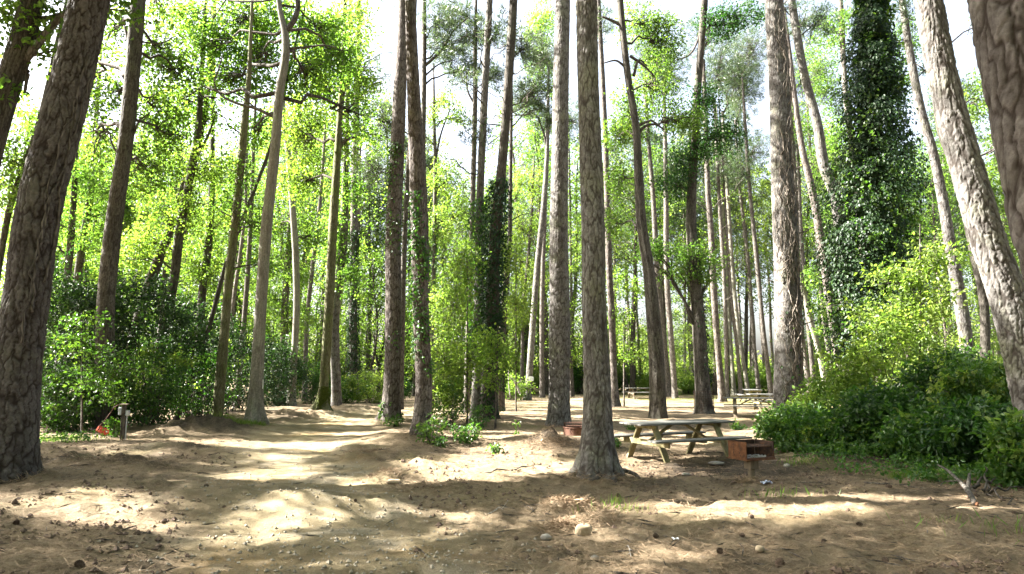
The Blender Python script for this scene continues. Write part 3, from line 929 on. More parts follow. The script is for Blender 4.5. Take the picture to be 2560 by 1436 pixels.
# --- middle distance trunks, all followed from the photograph
MID = [
    ('t0b', 24, [(-20, 760, 18), (4, 624, 15), (27, 512, 14), (53, 437, 13), (82, 352, 11)], 'thin dark leaning trunk between the left edge and the massive pine', 'bark_dark', 'oak_tree'),
    ('t3', 31, [(170, 680, 17), (176, 615, 16), (183, 517, 14), (190, 380, 11)], 'dark slim trunk just right of the massive left pine, above the thicket', 'bark_dark', 'oak_tree'),
    ('t4', 33, [(195, 690, 18), (205, 615, 17), (227, 477, 15), (236, 350, 12)], 'dark slim trunk left of the straight oak, its top in leaves', 'bark_dark', 'oak_tree'),
    ('t5', 27, [(378, 700, 24), (400, 640, 23), (443, 520, 22), (486, 388, 20), (517, 232, 15), (530, 100, 10)], 'dark trunk leaning right that crosses its neighbour above the thicket', 'bark_dark', 'oak_tree'),
    ('t6', 26, [(404, 850, 24), (410, 810, 23), (430, 727, 22), (452, 560, 21), (478, 430, 19), (495, 330, 15), (503, 200, 11)], 'dark trunk rooted in the thicket, crossing the tree that leans behind it', 'bark_dark', 'oak_tree'),
    ('t6b', 34, [(430, 760, 13), (437, 717, 12), (468, 560, 11), (480, 440, 9)], 'thin trunk between the crossing pair and the straight pine in the thicket', 'bark_dark', 'oak_tree'),
    ('t7', 29, [(502, 800, 20), (504, 754, 19), (519, 627, 19), (526, 560, 18), (530, 430, 13), (532, 250, 9)], 'dark upright trunk in the thicket left of the mossy leaning stem', 'bark_dark', 'oak_tree'),
    ('t8', 24, [(557, 880, 24), (559, 858, 23), (575, 671, 21), (588, 560, 20), (597, 468, 19), (611, 312, 17), (622, 200, 12), (628, 60, 8)], 'mossy green trunk leaning right in front of a crossing dark stem', 'bark_mossy', 'maple_tree'),
    ('t8b', 26, [(512, 850, 11), (517, 836, 11), (561, 676, 11), (593, 584, 10), (630, 490, 9), (668, 392, 8)], 'thin dark stem slanting steeply behind the mossy trunk', 'bark_dark', 'maple_tree'),
    ('t8c', 36, [(576, 860, 10), (583, 760, 10), (600, 640, 9), (612, 540, 8), (616, 400, 7)], 'slim stem between the mossy trunk and the pale maple, leftmost of two', 'bark_far', 'maple_tree'),
    ('t8d', 34, [(606, 850, 14), (609, 817, 13), (622, 640, 12), (627, 560, 11), (632, 420, 9)], 'slim dark stem just left of the pale grey maple', 'bark_far', 'maple_tree'),
    ('t10', DG(1016), [(728, 1012, 22), (735, 900, 17), (741, 783, 16), (739, 637, 16), (730, 500, 15), (720, 379, 13), (711, 307, 11), (708, 200, 8)], 'slim straight trunk right of the pale grey maple, leaves at its middle', 'bark_grey', 'maple_tree'),
    ('t11', 38, [(704, 940, 18), (708, 878, 18), (715, 720, 17), (721, 640, 16), (729, 500, 13), (735, 380, 10)], 'dark trunk half hidden behind the slim straight one near the pale maple', 'bark_far', 'oak_tree'),
    ('t11b', 44, [(712, 800, 9), (711, 694, 9), (705, 620, 9), (701, 560, 8), (690, 470, 7)], 'thin stem leaning left between the pale maple and the slim trunk', 'bark_far', 'maple_tree'),
    ('t11c', 42, [(764, 900, 12), (766, 828, 12), (778, 694, 11), (795, 560, 10), (806, 430, 8)], 'thin trunk just left of the mossy footed maple', 'bark_far', 'maple_tree'),
    ('t13', 33, [(841, 985, 24), (838, 777, 23), (848, 690, 22), (858, 610, 21), (862, 500, 18), (866, 350, 13)], 'pale straight trunk between the mossy footed maple and the ivy column', 'bark_pine', 'pine_tree'),
    ('t15b', 33, [(1004, 900, 14), (1010, 637, 13), (1016, 500, 12), (1023, 379, 10), (1030, 250, 8)], 'thin dark trunk glimpsed in the gap between the twin pines', 'bark_far', 'pine_tree'),
    ('t17', 29, [(1068, 800, 15), (1064, 560, 14), (1058, 400, 13), (1060, 223, 12), (1061, 0, 11)], 'slim trunk hugging the right side of the twin pines high up', 'bark_far', 'pine_tree'),
    ('t18', 36, [(1082, 860, 10), (1083, 726, 10), (1086, 600, 9), (1088, 400, 9), (1085, 276, 7)], 'thin bare trunk right of the twin pines with a leafy top', 'bark_far', 'maple_tree'),
    ('t19', 31, [(1174, 760, 15), (1179, 593, 13), (1184, 420, 13), (1188, 223, 12), (1188, 116, 10), (1190, 20, 7)], 'slim pine left of the ivy tangle with needle tufts at the top', 'bark_far', 'pine_tree'),
    ('t22', 31, [(1252, 988, 20), (1257, 824, 18), (1266, 700, 16), (1273, 617, 12), (1276, 480, 10), (1278, 312, 8)], 'slim grey trunk just right of the ivy tangle, logs at its foot', 'bark_far', 'pine_tree'),
    ('t22b', 52, [(1306, 889, 9), (1308, 770, 8), (1322, 625, 8), (1330, 520, 7)], 'faint thin trunk among leaves left of the pine with the notice', 'bark_far', 'maple_tree'),
    ('t23', 45, [(1320, 990, 18), (1330, 842, 16), (1344, 661, 15), (1362, 480, 13), (1367, 400, 11), (1370, 300, 8)], 'slim leaning pine bearing a small white paper notice', 'bark_pine', 'pine_tree'),
    ('t24', 49, [(1355, 984, 13), (1355, 770, 12), (1360, 589, 11), (1366, 400, 9)], 'thin straight pine close beside the pine with the notice', 'bark_far', 'pine_tree'),
    ('t24b', 56, [(1428, 960, 8), (1428, 704, 7), (1425, 520, 6)], 'thin trunk in the gap between the thick pine and the central pine', 'bark_far', 'pine_tree'),
    ('t27', DG(1017), [(1541, 1015, 22), (1538, 985, 18), (1529, 783, 17), (1523, 671, 16), (1520, 560, 15), (1512, 312, 13), (1496, 0, 11)], 'brown pine partly hidden along the right side of the central pine', 'bark_pine_red', 'pine_tree'),
    ('t29', 51, [(1672, 983, 15), (1660, 850, 14), (1647, 733, 14), (1632, 480, 12), (1622, 360, 10), (1612, 200, 8)], 'left one of two slim pines right of the grey maple', 'bark_far', 'pine_tree'),
    ('t29b', 49, [(1687, 984, 15), (1678, 850, 14), (1669, 733, 14), (1665, 480, 12), (1662, 300, 9)], 'right one of two slim pines right of the grey maple', 'bark_far', 'pine_tree'),
    ('r3', 58, [(1712, 969, 8), (1712, 733, 7), (1710, 560, 6)], 'pale thin far trunk left of the tree with the caged foot', 'bark_grey', 'pine_tree'),
    ('t31', 42, [(1806, 1000, 19), (1803, 970, 17), (1785, 733, 16), (1776, 560, 14), (1770, 480, 13), (1766, 357, 12), (1758, 150, 9)], 'red brown slim pine first right of the tree with the caged foot', 'bark_pine_red', 'pine_tree'),
    ('r5', 50, [(1818, 980, 11), (1810, 697, 10), (1797, 480, 9), (1786, 250, 7)], 'grey slim pine, second right of the tree with the caged foot', 'bark_far', 'pine_tree'),
    ('r6', 54, [(1834, 974, 12), (1828, 878, 10), (1817, 697, 9), (1808, 560, 7)], 'pale flared slim pine left of the far picnic table', 'bark_grey', 'pine_tree'),
    ('r7', 52, [(1868, 968, 11), (1846, 824, 10), (1828, 625, 10), (1819, 480, 9), (1806, 280, 7)], 'pale slim pine leaning left right behind the far picnic table', 'bark_grey', 'pine_tree'),
    ('r8', 50, [(1852, 978, 11), (1842, 860, 9), (1830, 770, 9), (1822, 660, 7)], 'dark slim pine at the left end of the far picnic table', 'bark_far', 'pine_tree'),
    ('r9', 53, [(1896, 969, 11), (1886, 871, 9), (1871, 661, 9), (1860, 560, 8), (1850, 480, 7), (1838, 300, 6)], 'slim pine behind the far picnic table, lit sky on its left', 'bark_far', 'pine_tree'),
    ('r10', 49, [(1927, 977, 13), (1908, 824, 11), (1893, 661, 11), (1875, 480, 9), (1862, 300, 8)], 'slim curved pine close on the left of the vine wrapped pine', 'bark_far', 'pine_tree'),
    ('r12', 44, [(2068, 983, 16), (2050, 890, 14), (2027, 806, 13), (1995, 654, 11), (1985, 500, 9)], 'pale smooth leaning trunk right of the vine wrapped pine', 'bark_grey', 'maple_tree'),
    ('r13', 48, [(2022, 968, 13), (2010, 880, 12), (1998, 770, 12), (1992, 560, 10)], 'slim pine peeping out just right of the vine wrapped pine', 'bark_far', 'pine_tree'),
    ('r14', 50, [(2035, 965, 12), (2020, 800, 11), (2005, 625, 10), (1996, 420, 8)], 'slim straight far pine, second right of the vine wrapped pine', 'bark_far', 'pine_tree'),
    ('r15', 47, [(2090, 968, 15), (2078, 905, 13), (2060, 800, 12), (2046, 640, 10)], 'dull far pine behind the sunlit orange footed pine', 'bark_far', 'pine_tree'),
    ('r16', 39, [(2116, 975, 24), (2096, 880, 23), (2078, 770, 22), (2056, 625, 20), (2031, 480, 18), (2007, 379, 15), (1985, 230, 12)], 'sunlit pine with an orange tinted foot left of the ivy cone', 'bark_pine_red', 'pine_tree'),
    ('t38', 25, [(2420, 900, 30), (2413, 836, 30), (2386, 671, 27), (2377, 624, 26), (2355, 490, 23), (2332, 379, 21), (2306, 290, 20), (2279, 156, 18), (2255, 0, 15)], 'leaning pine between the ivy cone and the sunlit right pine', 'bark_pine', 'pine_tree'),
    ('t39', 26, [(2464, 900, 22), (2457, 738, 20), (2435, 637, 19), (2395, 446, 16), (2350, 325, 14), (2332, 178, 11)], 'dark slim leaning trunk close left of the sunlit right pine', 'bark_dark', 'maple_tree'),
    ('t40', 34, [(2150, 560, 17), (2127, 357, 15), (2110, 178, 13), (2101, 0, 12)], 'slim trunk seen above and left of the ivy cone', 'bark_far', 'pine_tree'),
]
for key, D, pts, label, bark, nm in MID:
    det = max(w for *_, w in pts) >= 15 and D < 48 and bark not in ('bark_far',)
    st = {'bark_dark': 'dark', 'bark_grey': 'grey', 'bark_mossy': 'dark'}.get(bark, 'pine')
    if bark == 'bark_far':
        bark_use = 'bark_far'
    else:
        bark_use = bark
    tree(key, 'mid', D, pts, label, bark_use, st, 24 if nm == 'pine_tree' else 19, .25, det, name=nm)

t = TREES
# --- limbs that can be followed in the photograph
branch_px(t['t9'], [(712, 82), (734, 52), (744, 25), (742, -20)], 14, 12)
branch_px(t['t9'], [(722, 122), (770, 118), (812, 114), (842, 120)], 7, 3)
branch_px(t['t9'], [(684, 292), (640, 272), (590, 258), (555, 240), (536, 214), (548, 170), (556, 140)], 9, 3)
branch_px(t['t9'], [(640, 272), (600, 240), (560, 225), (520, 226)], 5, 2)
branch_px(t['t0'], [(62, 150), (95, 110), (140, 55), (178, 24)], 22, 13)
branch_px(t['t0'], [(40, 185), (70, 178), (66, 205), (62, 232)], 10, 7)
branch_px(t['t0'], [(60, 130), (110, 140), (160, 150)], 7, 3)
branch_px(t['t2'], [(326, 120), (318, 90), (312, 66)], 12, 5)
branch_px(t['t2'], [(352, 105), (405, 108), (440, 90)], 5, 2)
branch_px(t['t2'], [(335, 335), (350, 300), (372, 285)], 6, 3)
branch_px(t['t2'], [(298, 390), (280, 360), (274, 330)], 6, 3)
branch_px(t['t12'], [(852, 280), (870, 200), (890, 178), (905, 150)], 11, 5)
branch_px(t['t12'], [(848, 360), (880, 345), (930, 336), (972, 345)], 8, 3)
branch_px(t['t14'], [(898, 250), (925, 215), (955, 204)], 8, 4)
branch_px(t['t10'], [(712, 310), (728, 290), (745, 270)], 8, 3)
branch_px(t['t10'], [(722, 360), (740, 378), (750, 392)], 5, 2)
branch_px(t['t28'], [(1555, 65), (1530, 52), (1505, 42)], 10, 5)
branch_px(t['t28'], [(1584, 190), (1600, 150), (1618, 165)], 8, 4)
branch_px(t['t28'], [(1592, 345), (1610, 318), (1640, 312), (1660, 325)], 9, 4)
branch_px(t['t28'], [(1565, 170), (1540, 152), (1510, 158)], 7, 3)
branch_px(t['t28'], [(1575, 140), (1610, 165), (1635, 190)], 8, 4)
branch_px(t['t30'], [(1752, 60), (1745, 100), (1720, 140), (1690, 150)], 6, 3)
branch_px(t['t17'], [(1062, 165), (1100, 130), (1140, 70), (1170, 45)], 8, 3)
branch_px(t['t17'], [(1062, 190), (1100, 160), (1140, 150)], 5, 2)
branch_px(t['t18'], [(1089, 400), (1104, 330), (1125, 275)], 6, 3)
branch_px(t['t19'], [(1186, 260), (1172, 235), (1165, 180)], 6, 3)
branch_px(t['t23'], [(1367, 370), (1355, 320), (1335, 285), (1305, 290)], 6, 3)
branch_px(t['t5'], [(490, 395), (520, 340), (540, 285)], 9, 3)
branch_px(t['t33'], [(1990, 820), (2040, 800)], 4, 2)
branch_px(t['t39'], [(2350, 325), (2310, 175), (2290, 160)], 5, 3)

# --- crowns of the broadleaved trees
crown(t['t9'], [(590, 60, 150, 95, 3.2), (560, 205, 105, 60, 3.2), (640, 150, 70, 110, 3.2), (770, 190, 80, 90, 3.2), (440, 255, 75, 45, 3.2), (640, 330, 55, 45, 3.2), (820, 80, 80, 75, 3.2), (520, 120, 80, 70, 3.2), (470, 50, 60, 50, 3.2), (860, 150, 55, 80, 4), (905, 290, 35, 70, 4), (700, 40, 90, 60, 3.2)], 'leaf_maple', .15, 1.15, srad=.5)
crown(t['t12'], [(800, 230, 100, 120, 2.2), (740, 340, 75, 110, 2.2), (880, 60, 55, 80, 2.2), (905, 200, 50, 50, 2.2), (760, 450, 55, 65, 2.2), (865, 360, 40, 70, 2.2), (800, 100, 80, 70, 2.2)], 'leaf_maple', .15, 1.0, srad=.5)
crown(t['t10'], [(720, 470, 60, 60, 1.5), (690, 330, 60, 70, 1.5), (690, 560, 55, 45, 1.5), (770, 590, 60, 50, 1.5), (740, 690, 45, 35, 1.5)], 'leaf_maple', .13, 1.1)
crown(t['t2'], [(400, 130, 70, 80, 2.5), (240, 330, 55, 100, 2.5), (390, 270, 60, 70, 2.5), (360, 420, 80, 70, 2.5), (450, 190, 60, 60, 2.5), (430, 340, 60, 60, 2.5), (210, 200, 50, 60, 2.5), (285, 70, 45, 90, 2.5), (290, 230, 40, 80, 2.5), (400, 20, 60, 40, 3)], 'leaf_green', .15, 1.1, srad=.5)
crown(t['t0'], [(60, 90, 75, 50), (20, 260, 35, 60), (140, 130, 60, 35), (290, 25, 60, 40), (10, 20, 50, 60), (120, 40, 60, 40)], 'leaf_green', .13, 1.0, shape='ovate')
crown(t['t0b'], [(60, 470, 60, 80), (30, 400, 50, 70), (90, 330, 50, 60)], 'leaf_green', .13, 1.1)
crown(t['t3'], [(150, 560, 60, 70), (190, 450, 60, 60), (60, 600, 60, 70)], 'leaf_maple', .13, 1.0)
crown(t['t4'], [(230, 450, 80, 90), (280, 560, 70, 60), (210, 610, 60, 40), (320, 520, 60, 60)], 'leaf_green', .13, 1.0)
crown(t['t5'], [(520, 300, 60, 50), (440, 400, 60, 70), (400, 520, 60, 60)], 'leaf_green', .13, .9)
crown(t['t6'], [(470, 520, 50, 70), (500, 420, 60, 60), (370, 600, 60, 50), (330, 640, 60, 40)], 'leaf_maple', .13, .9)
crown(t['t7'], [(540, 560, 60, 70), (470, 650, 70, 50), (520, 690, 60, 40), (540, 430, 50, 50)], 'leaf_green', .13, 1.0)
crown(t['t8'], [(600, 430, 50, 60), (640, 560, 50, 60), (560, 500, 40, 50), (650, 660, 50, 40)], 'leaf_green', .13, .8)
crown(t['t11'], [(700, 640, 60, 50), (680, 740, 60, 50), (730, 800, 60, 50)], 'leaf_under', .13, 1.0)
crown(t['t13'], [(880, 470, 40, 60), (830, 620, 45, 40), (870, 700, 50, 50), (840, 560, 40, 50)], 'leaf_maple', .13, .9)
crown(t['t28'], [(1570, 290, 50, 80, 1.2), (1640, 210, 60, 100, 1.2), (1700, 300, 70, 50, 1.2), (1540, 340, 45, 45, 1.2), (1610, 60, 70, 60, 1.2), (1545, 450, 40, 55, 1.2), (1660, 100, 50, 70, 1.2), (1530, 560, 30, 50, 1.2)], 'leaf_green', .12, 1.1)
crown(t['t30'], [(1800, 340, 65, 50), (1760, 260, 50, 50), (1855, 35, 70, 35), (1720, 390, 55, 55), (1690, 460, 50, 40), (1800, 60, 55, 40)], 'leaf_dark', .12, 1.3)
crown(t['t30'], [(1645, 622, 62, 20), (1715, 640, 85, 26), (1700, 682, 62, 22), (1755, 700, 40, 14), (1605, 640, 40, 12), (1775, 660, 45, 14)], 'leaf_green', .13, 1.2, srad=.38, part='low_spray', limb_from=3.6)
crown(t['t24'], [(1350, 60, 45, 80), (1350, 170, 40, 50), (1395, 215, 30, 50)], 'leaf_maple', .15, 1.1)
crown(t['t18'], [(1110, 250, 50, 28), (1145, 290, 38, 28), (1080, 300, 28, 28), (1120, 450, 60, 55), (1150, 540, 55, 50), (1100, 560, 40, 60)], 'leaf_under', .13, .9)
crown(t['t22b'], [(1320, 470, 50, 60), (1300, 570, 50, 60), (1330, 690, 50, 60), (1290, 780, 40, 60)], 'leaf_under', .15, .8)
crown(t['r12'], [(2050, 170, 60, 90), (2085, 240, 50, 50), (2000, 310, 40, 60), (2060, 400, 50, 60), (2070, 560, 50, 60), (2030, 700, 45, 40)], 'leaf_green', .14, .8)
crown(t['t39'], [(2530, 360, 40, 100), (2450, 250, 35, 60), (2485, 70, 50, 50), (2490, 470, 50, 70), (2370, 430, 45, 50), (2540, 560, 30, 70), (2480, 640, 40, 60)], 'leaf_green', .13, .85)
crown(t['t40'], [(2090, 80, 50, 60), (2270, 100, 45, 70), (2250, 200, 45, 60), (2090, 330, 50, 60)], 'leaf_green', .14, .8)
# --- pine crowns with needle tufts
pine_crown(t['t17'], [(1130, 110, 65, 50), (1100, 55, 60, 50), (1160, 170, 55, 35)])
pine_crown(t['t19'], [(1190, 90, 65, 60), (1235, 190, 45, 45), (1150, 30, 50, 40)])
pine_crown(t['t22'], [(1310, 120, 60, 55), (1335, 230, 55, 45), (1330, 272, 35, 18)])
pine_crown(t['t23'], [(1375, 300, 55, 35), (1310, 250, 60, 50), (1360, 150, 60, 60)])
for k, bl in {'t29': [(1620, 150, 60, 90), (1590, 330, 50, 60)], 't29b': [(1670, 180, 60, 90), (1690, 420, 50, 50)], 't31': [(1770, 90, 70, 70), (1800, 200, 50, 60), (1745, 330, 50, 55)], 't20': [(1245, 70, 60, 55), (1195, 330, 50, 50), (1150, 200, 50, 40)], 't34a': [(2050, 60, 60, 55), (1960, 20, 50, 40)], 't40': [(2140, 30, 50, 40)], 't18': [(1100, 130, 50, 50), (1060, 340, 40, 50)],
              'r5': [(1800, 160, 60, 80), (1830, 420, 50, 60), (1760, 450, 45, 50)], 'r7': [(1850, 180, 60, 90), (1800, 400, 50, 60)], 'r9': [(1860, 220, 50, 90), (1890, 380, 50, 60)],
              'r10': [(1880, 120, 60, 90), (1850, 430, 40, 60)], 'r14': [(2010, 200, 60, 90), (2030, 420, 50, 60)], 'r16': [(2010, 60, 70, 60)], 't27': [(1500, 60, 50, 60)],
              't15b': [(950, 300, 70, 80), (930, 420, 60, 60)], 't24b': [(1430, 300, 50, 70)], 't38': [(2260, 40, 60, 50), (2330, 160, 40, 40)], 'r13': [(1985, 330, 50, 80)]}.items():
    pine_crown(t[k], bl, dens=14, limbs=True)
for k, zz in {'t29': (8, 18), 't31': (7, 18), 'r5': (7, 18), 'r7': (6, 17), 'r9': (6, 17), 'r10': (7, 18), 'r14': (7, 18), 't19': (6, 15), 't22': (7, 16), 't23': (7, 17), 't20': (9, 15), 't21': (9, 15), 't27': (9, 16), 't15b': (7, 16), 't5': (6, 12), 't8': (7, 13)}.items():
    dead_branches(t[k], 9, zz[0], zz[1])

# tops of the near pines, above the picture: they hold the light and shade of the ground
def top_crown(tr, z0, z1, rad, n, per=16):
    c, ra = trunk_at(tr, z0)
    cc = np.array([trunk_at(tr, z)[0] for z in rng.uniform(z0, z1, n)])
    off = in_ball(n) * np.array([rad, rad, .8])
    cc = cc + off
    V, q, ti = tufts(cc, per, .30, .026)
    root = tr['root']
    mk('crown', V, q, MATS['needle'], root, root.location, False, {'tint': ('FACE', ti)})
    mb = MB()
    for j in range(0, n, 5):
        b = cc[j]
        a, r0 = trunk_at(tr, b[2] - .6)
        mb.tube(limb_path(a, b, .06), np.linspace(.05, .012, 7), 5)
    mb.build('limbs', MATS['bark_limb'], root, root.location, True)


for tr, z0, z1, rad, n in [(T1, 15, 25, 3.0, 240), (T26, 15.5, 26, 3.0, 260), (T37, 15, 25, 3.0, 240), (T16, 16, 25.5, 2.6, 220), (T15, 17, 25.5, 2.6, 220), (T25, 17, 26, 3.0, 240), (T33, 18, 26, 3.0, 240), (T21, 18, 25.5, 2.4, 180), (T20, 18, 25.5, 2.4, 160), (T14, 21, 24, 2.2, 100), (T34a, 20, 25.5, 2.4, 140), (T42, 13, 17.6, 2.2, 120)]:
    top_crown(tr, z0, z1, rad * 1.4, n * 2)

# --- ivy and vines
zt = lambda tr, py: P(1280, py, tr['D'])[2]
ivy(T14, zt(T14, 940), zt(T14, 575), 3600, .17, .11)
patch_ivy(T14, [(1000, 940, 0, 60), (560, 400, .3, 60)], .1, 'leaf_ivy')
patch_ivy(T15, [(360, 470, -.5, 150), (360, 400, .1, 60), (470, 620, -.6, 90), (540, 640, .7, 60), (820, 880, .2, 25), (1000, 1050, -.7, 60), (1030, 1054, .8, 60)], .095)
patch_ivy(T16, [(480, 640, -.2, 200), (600, 700, .8, 120), (700, 900, -.7, 150), (760, 860, .6, 90), (900, 940, .8, 40), (640, 760, 0, 60)], .085)
ivy(T21, zt(T21, 900), zt(T21, 450), 4200, .24, .10, 'leaf_ivy', None, lambda z: .45 + .9 * np.exp(-((z - 6.5) / 2.6) ** 2))
patch_ivy(T21, [(1050, 900, .7, 130), (1050, 980, -.4, 60)], .1, 'leaf_ivy')
ivy(T20, zt(T20, 880), zt(T20, 500), 2400, .34, .10, 'leaf_bush', None, lambda z: .4 + .9 * np.exp(-((z - 5.5) / 2.3) ** 2))
ivy(t['t18'], zt(t['t18'], 760), zt(t['t18'], 560), 500, .08, .1, 'leaf_bush')
ivy(t['t22'], zt(t['t22'], 980), zt(t['t22'], 920), 200, .06, .1, 'leaf_ivy')
ivy(T34a, zt(T34a, 800), zt(T34a, 560), 1500, .18, .11)
ivy(T30, zt(T30, 960), zt(T30, 560), 600, .07, .1, 'leaf_ivy', 0.2)
ivy(t['t13'], zt(t['t13'], 660), zt(t['t13'], 580), 200, .12, .12, 'leaf_maple')
# the ivy cone: leaves on a widening mantle, with bulges
zlo, zhi = zt(T36, 905), zt(T36, -60)


def cone(z):
    f = np.clip((zhi - z) / (zhi - zlo), 0, 1)
    return .2 + 1.3 * f ** .9 * np.clip(1.2 - .75 * np.clip((f - .70) / .30, 0, 1), 0, 2)


ivy(T36, zlo, zhi, 46000, 1.0, .095, 'leaf_ivy', None, cone, 'ivy')
# lighter leafy shoots sticking out of the cone
cc, nsh = [], 260
for i in range(nsh):
    z = zlo + (zhi - zlo) * rng.uniform(.0, 1) ** 1.25
    c, r = trunk_at(T36, z)
    th = rng.uniform(-np.pi, .25)
    rad_ = cone(np.array([z]))[0] * rng.uniform(.75, 1.15)
    cc.append(c + np.array([math.cos(th) * rad_, math.sin(th) * rad_, 0]))
foliage('young_ivy', cc, 12, .27, .12, 'leaf_bush', T36['root'], T36['root'].location, 'ovate', .8, droop=.5)
# vine stems on the stout pine
mb = MB()
for i in range(130):
    z0v = rng.uniform(.3, 14.5)
    th0 = rng.normal(-1.25, .7)
    L = rng.uniform(.7, 2.6)
    n = 12
    zz = z0v + np.linspace(0, L, n)
    th = th0 + np.cumsum(rng.normal(0, .11, n)) + np.linspace(0, rng.normal(0, .5), n)
    out = .02 + np.abs(np.cumsum(rng.normal(0, .02, n))) * rng.uniform(.3, 1.9)
    pts = []
    for z, a, o in zip(zz, th, out):
        c, r = trunk_at(T33, z)
        pts.append(c + np.array([math.cos(a), math.sin(a), 0]) * (r + o))
    mb.tube(pts, np.linspace(.014, .006, n) * rng.uniform(.6, 1.5), 5)
mb.build('vine_stems', MATS['bark_vine'], T33['root'], T33['root'].location, True)
ivy(T33, .3, 4.5, 260, .1, .1, 'leaf_bush', 0.1)
mb = MB()          # thin creeper on the massive left pine and twin pine
for i in range(3):
    n = 40
    zz = np.linspace(2.2 + i * .5, rng.uniform(5.5, 7.5), n)
    th = -.95 + i * .28 + np.cumsum(rng.normal(0, .06, n))
    pts = []
    for z, a in zip(zz, th):
        c, r = trunk_at(T1, z)
        pts.append(c + np.array([math.cos(a), math.sin(a), 0]) * (r + .025))
    mb.tube(pts, np.linspace(.020, .010, n), 6)
mb.build('creeper_stem', MATS['bark_far'], T1['root'], T1['root'].location, True)
# wire cage round the foot of the furrowed tree
mb = MB()
c0, r0 = trunk_at(T30, .5)
th = np.linspace(0, 2 * np.pi, 40)
for z in np.linspace(.12, .95, 9):
    mb.tube(np.stack([c0[0] + (r0 + .09) * np.cos(th), c0[1] + (r0 + .09) * np.sin(th), np.full(40, hz(c0[0], c0[1]) + z)], 1), .006, 4, False)
for a in np.linspace(0, 2 * np.pi, 30, endpoint=False):
    x, y = c0[0] + (r0 + .09) * math.cos(a), c0[1] + (r0 + .09) * math.sin(a)
    mb.tube([(x, y, hz(x, y) - .02), (x, y, hz(x, y) + .97)], .005, 4, False)
cage = thing('wire_cage', 'low brown wire mesh cage wrapped round the foot of the furrowed tree', 'tree guard', (c0[0], c0[1], hz(c0[0], c0[1])))
mb.build('mesh', MATS['rust_dark'], cage, cage.location)
# moss on the feet
def moss_patch(tr, n, z1, face):
    z = rng.uniform(.02, 1, n) ** 1.5 * z1
    th = rng.normal(face, .6, n)
    c, r = trunk_at(tr, .35)
    z0 = tr['root'].location[2]
    o = np.stack([np.cos(th), np.sin(th), np.zeros(n)], 1)
    rr = r * (1 + .75 * np.exp(-z / .22)) + .03
    pos = c * [1, 1, 0] + o * rr[:, None] + np.stack([0 * z, 0 * z, z0 + z], 1)
    V, q = leaf_geo(pos, rand_dir(n) + o * .2, o + rng.normal(0, .4, (n, 3)), .05 * rng.uniform(.5, 1.4, n), 'diamond', .9)
    mk('moss', V, q, MATS['moss'], tr['root'], tr['root'].location)


moss_patch(T12, 2200, 1.0, -1.0)

# ================================================================== SAPLINGS, SHRUBS, WEEDS
def sapling(px, py, D, top, blobs, label, mat='leaf_under', size=.12, cov=1.1, name='sapling', lean=0, rad=.03, shape='diamond', **kw):
    tr = tree('s%d_%d' % (px, py), 'sap', D, [(px, py, rad * 2 / scale_at(py, D)), (px + lean * .4, (py * 2 + top) / 3, rad * 1.7 / scale_at(py, D)), (px + lean, top, rad * .8 / scale_at(py, D))], label, 'bark_limb', 'dark', P(px, top, D)[2] + .1, .2, False, name=name)
    crown(tr, blobs, mat, size, cov, per=20, srad=.36, shape=shape, twig=.8, **kw)
    return tr


sapling(1168, 1060, 23, 640, [(1130, 760, 55, 90), (1180, 900, 55, 70), (1110, 900, 40, 90), (1150, 660, 60, 60), (1120, 1000, 45, 40)], 'leafy sapling clump between the twin pines and the ivy tangle', 'leaf_under', .11, 1.1)
sapling(1290, 995, 30, 600, [(1270, 640, 45, 60), (1255, 880, 40, 45), (1290, 760, 45, 60)], 'light green sapling drooping right of the ivy tangle', 'leaf_under', .12, .9)
sapling(1239, 1040, 22, 820, [(1240, 880, 42, 40), (1215, 850, 40, 22), (1230, 950, 30, 25)], 'small bright sapling with pale drooping leaves against the ivy tangle', 'leaf_maple', .12, 1.3, lean=6)
sapling(1110, 1040, 27, 700, [(1100, 780, 35, 70), (1095, 900, 35, 60), (1120, 980, 35, 40)], 'soft leafed sapling just right of the twin pines', 'leaf_under', .11, 1.1)
sapling(1560, 1012, 36, 780, [(1550, 800, 30, 45), (1590, 720, 50, 30), (1570, 880, 25, 35), (1540, 700, 25, 25)], 'thin sapling between the central pine and the grey maple', 'leaf_maple', .13, .8, rad=.045)
sapling(2300, 1080, 17.5, 560, [(2270, 690, 95, 32), (2300, 760, 90, 35), (2220, 800, 80, 35), (2330, 640, 60, 35), (2050, 770, 34, 8)], 'bright layered sapling spreading in front of the ivy cone', 'leaf_under', .12, 1.3, limb_from=3.2, shape='ovate')
sapling(205, 1085, 19, 780, [(200, 800, 60, 8), (180, 850, 60, 9), (240, 880, 70, 9), (270, 925, 65, 9), (330, 925, 55, 9), (230, 960, 60, 9), (300, 990, 60, 8)], 'feathery sapling with flat pale leaf layers in front of the left thicket', 'leaf_bush', .10, 2.0, shape='ovate')


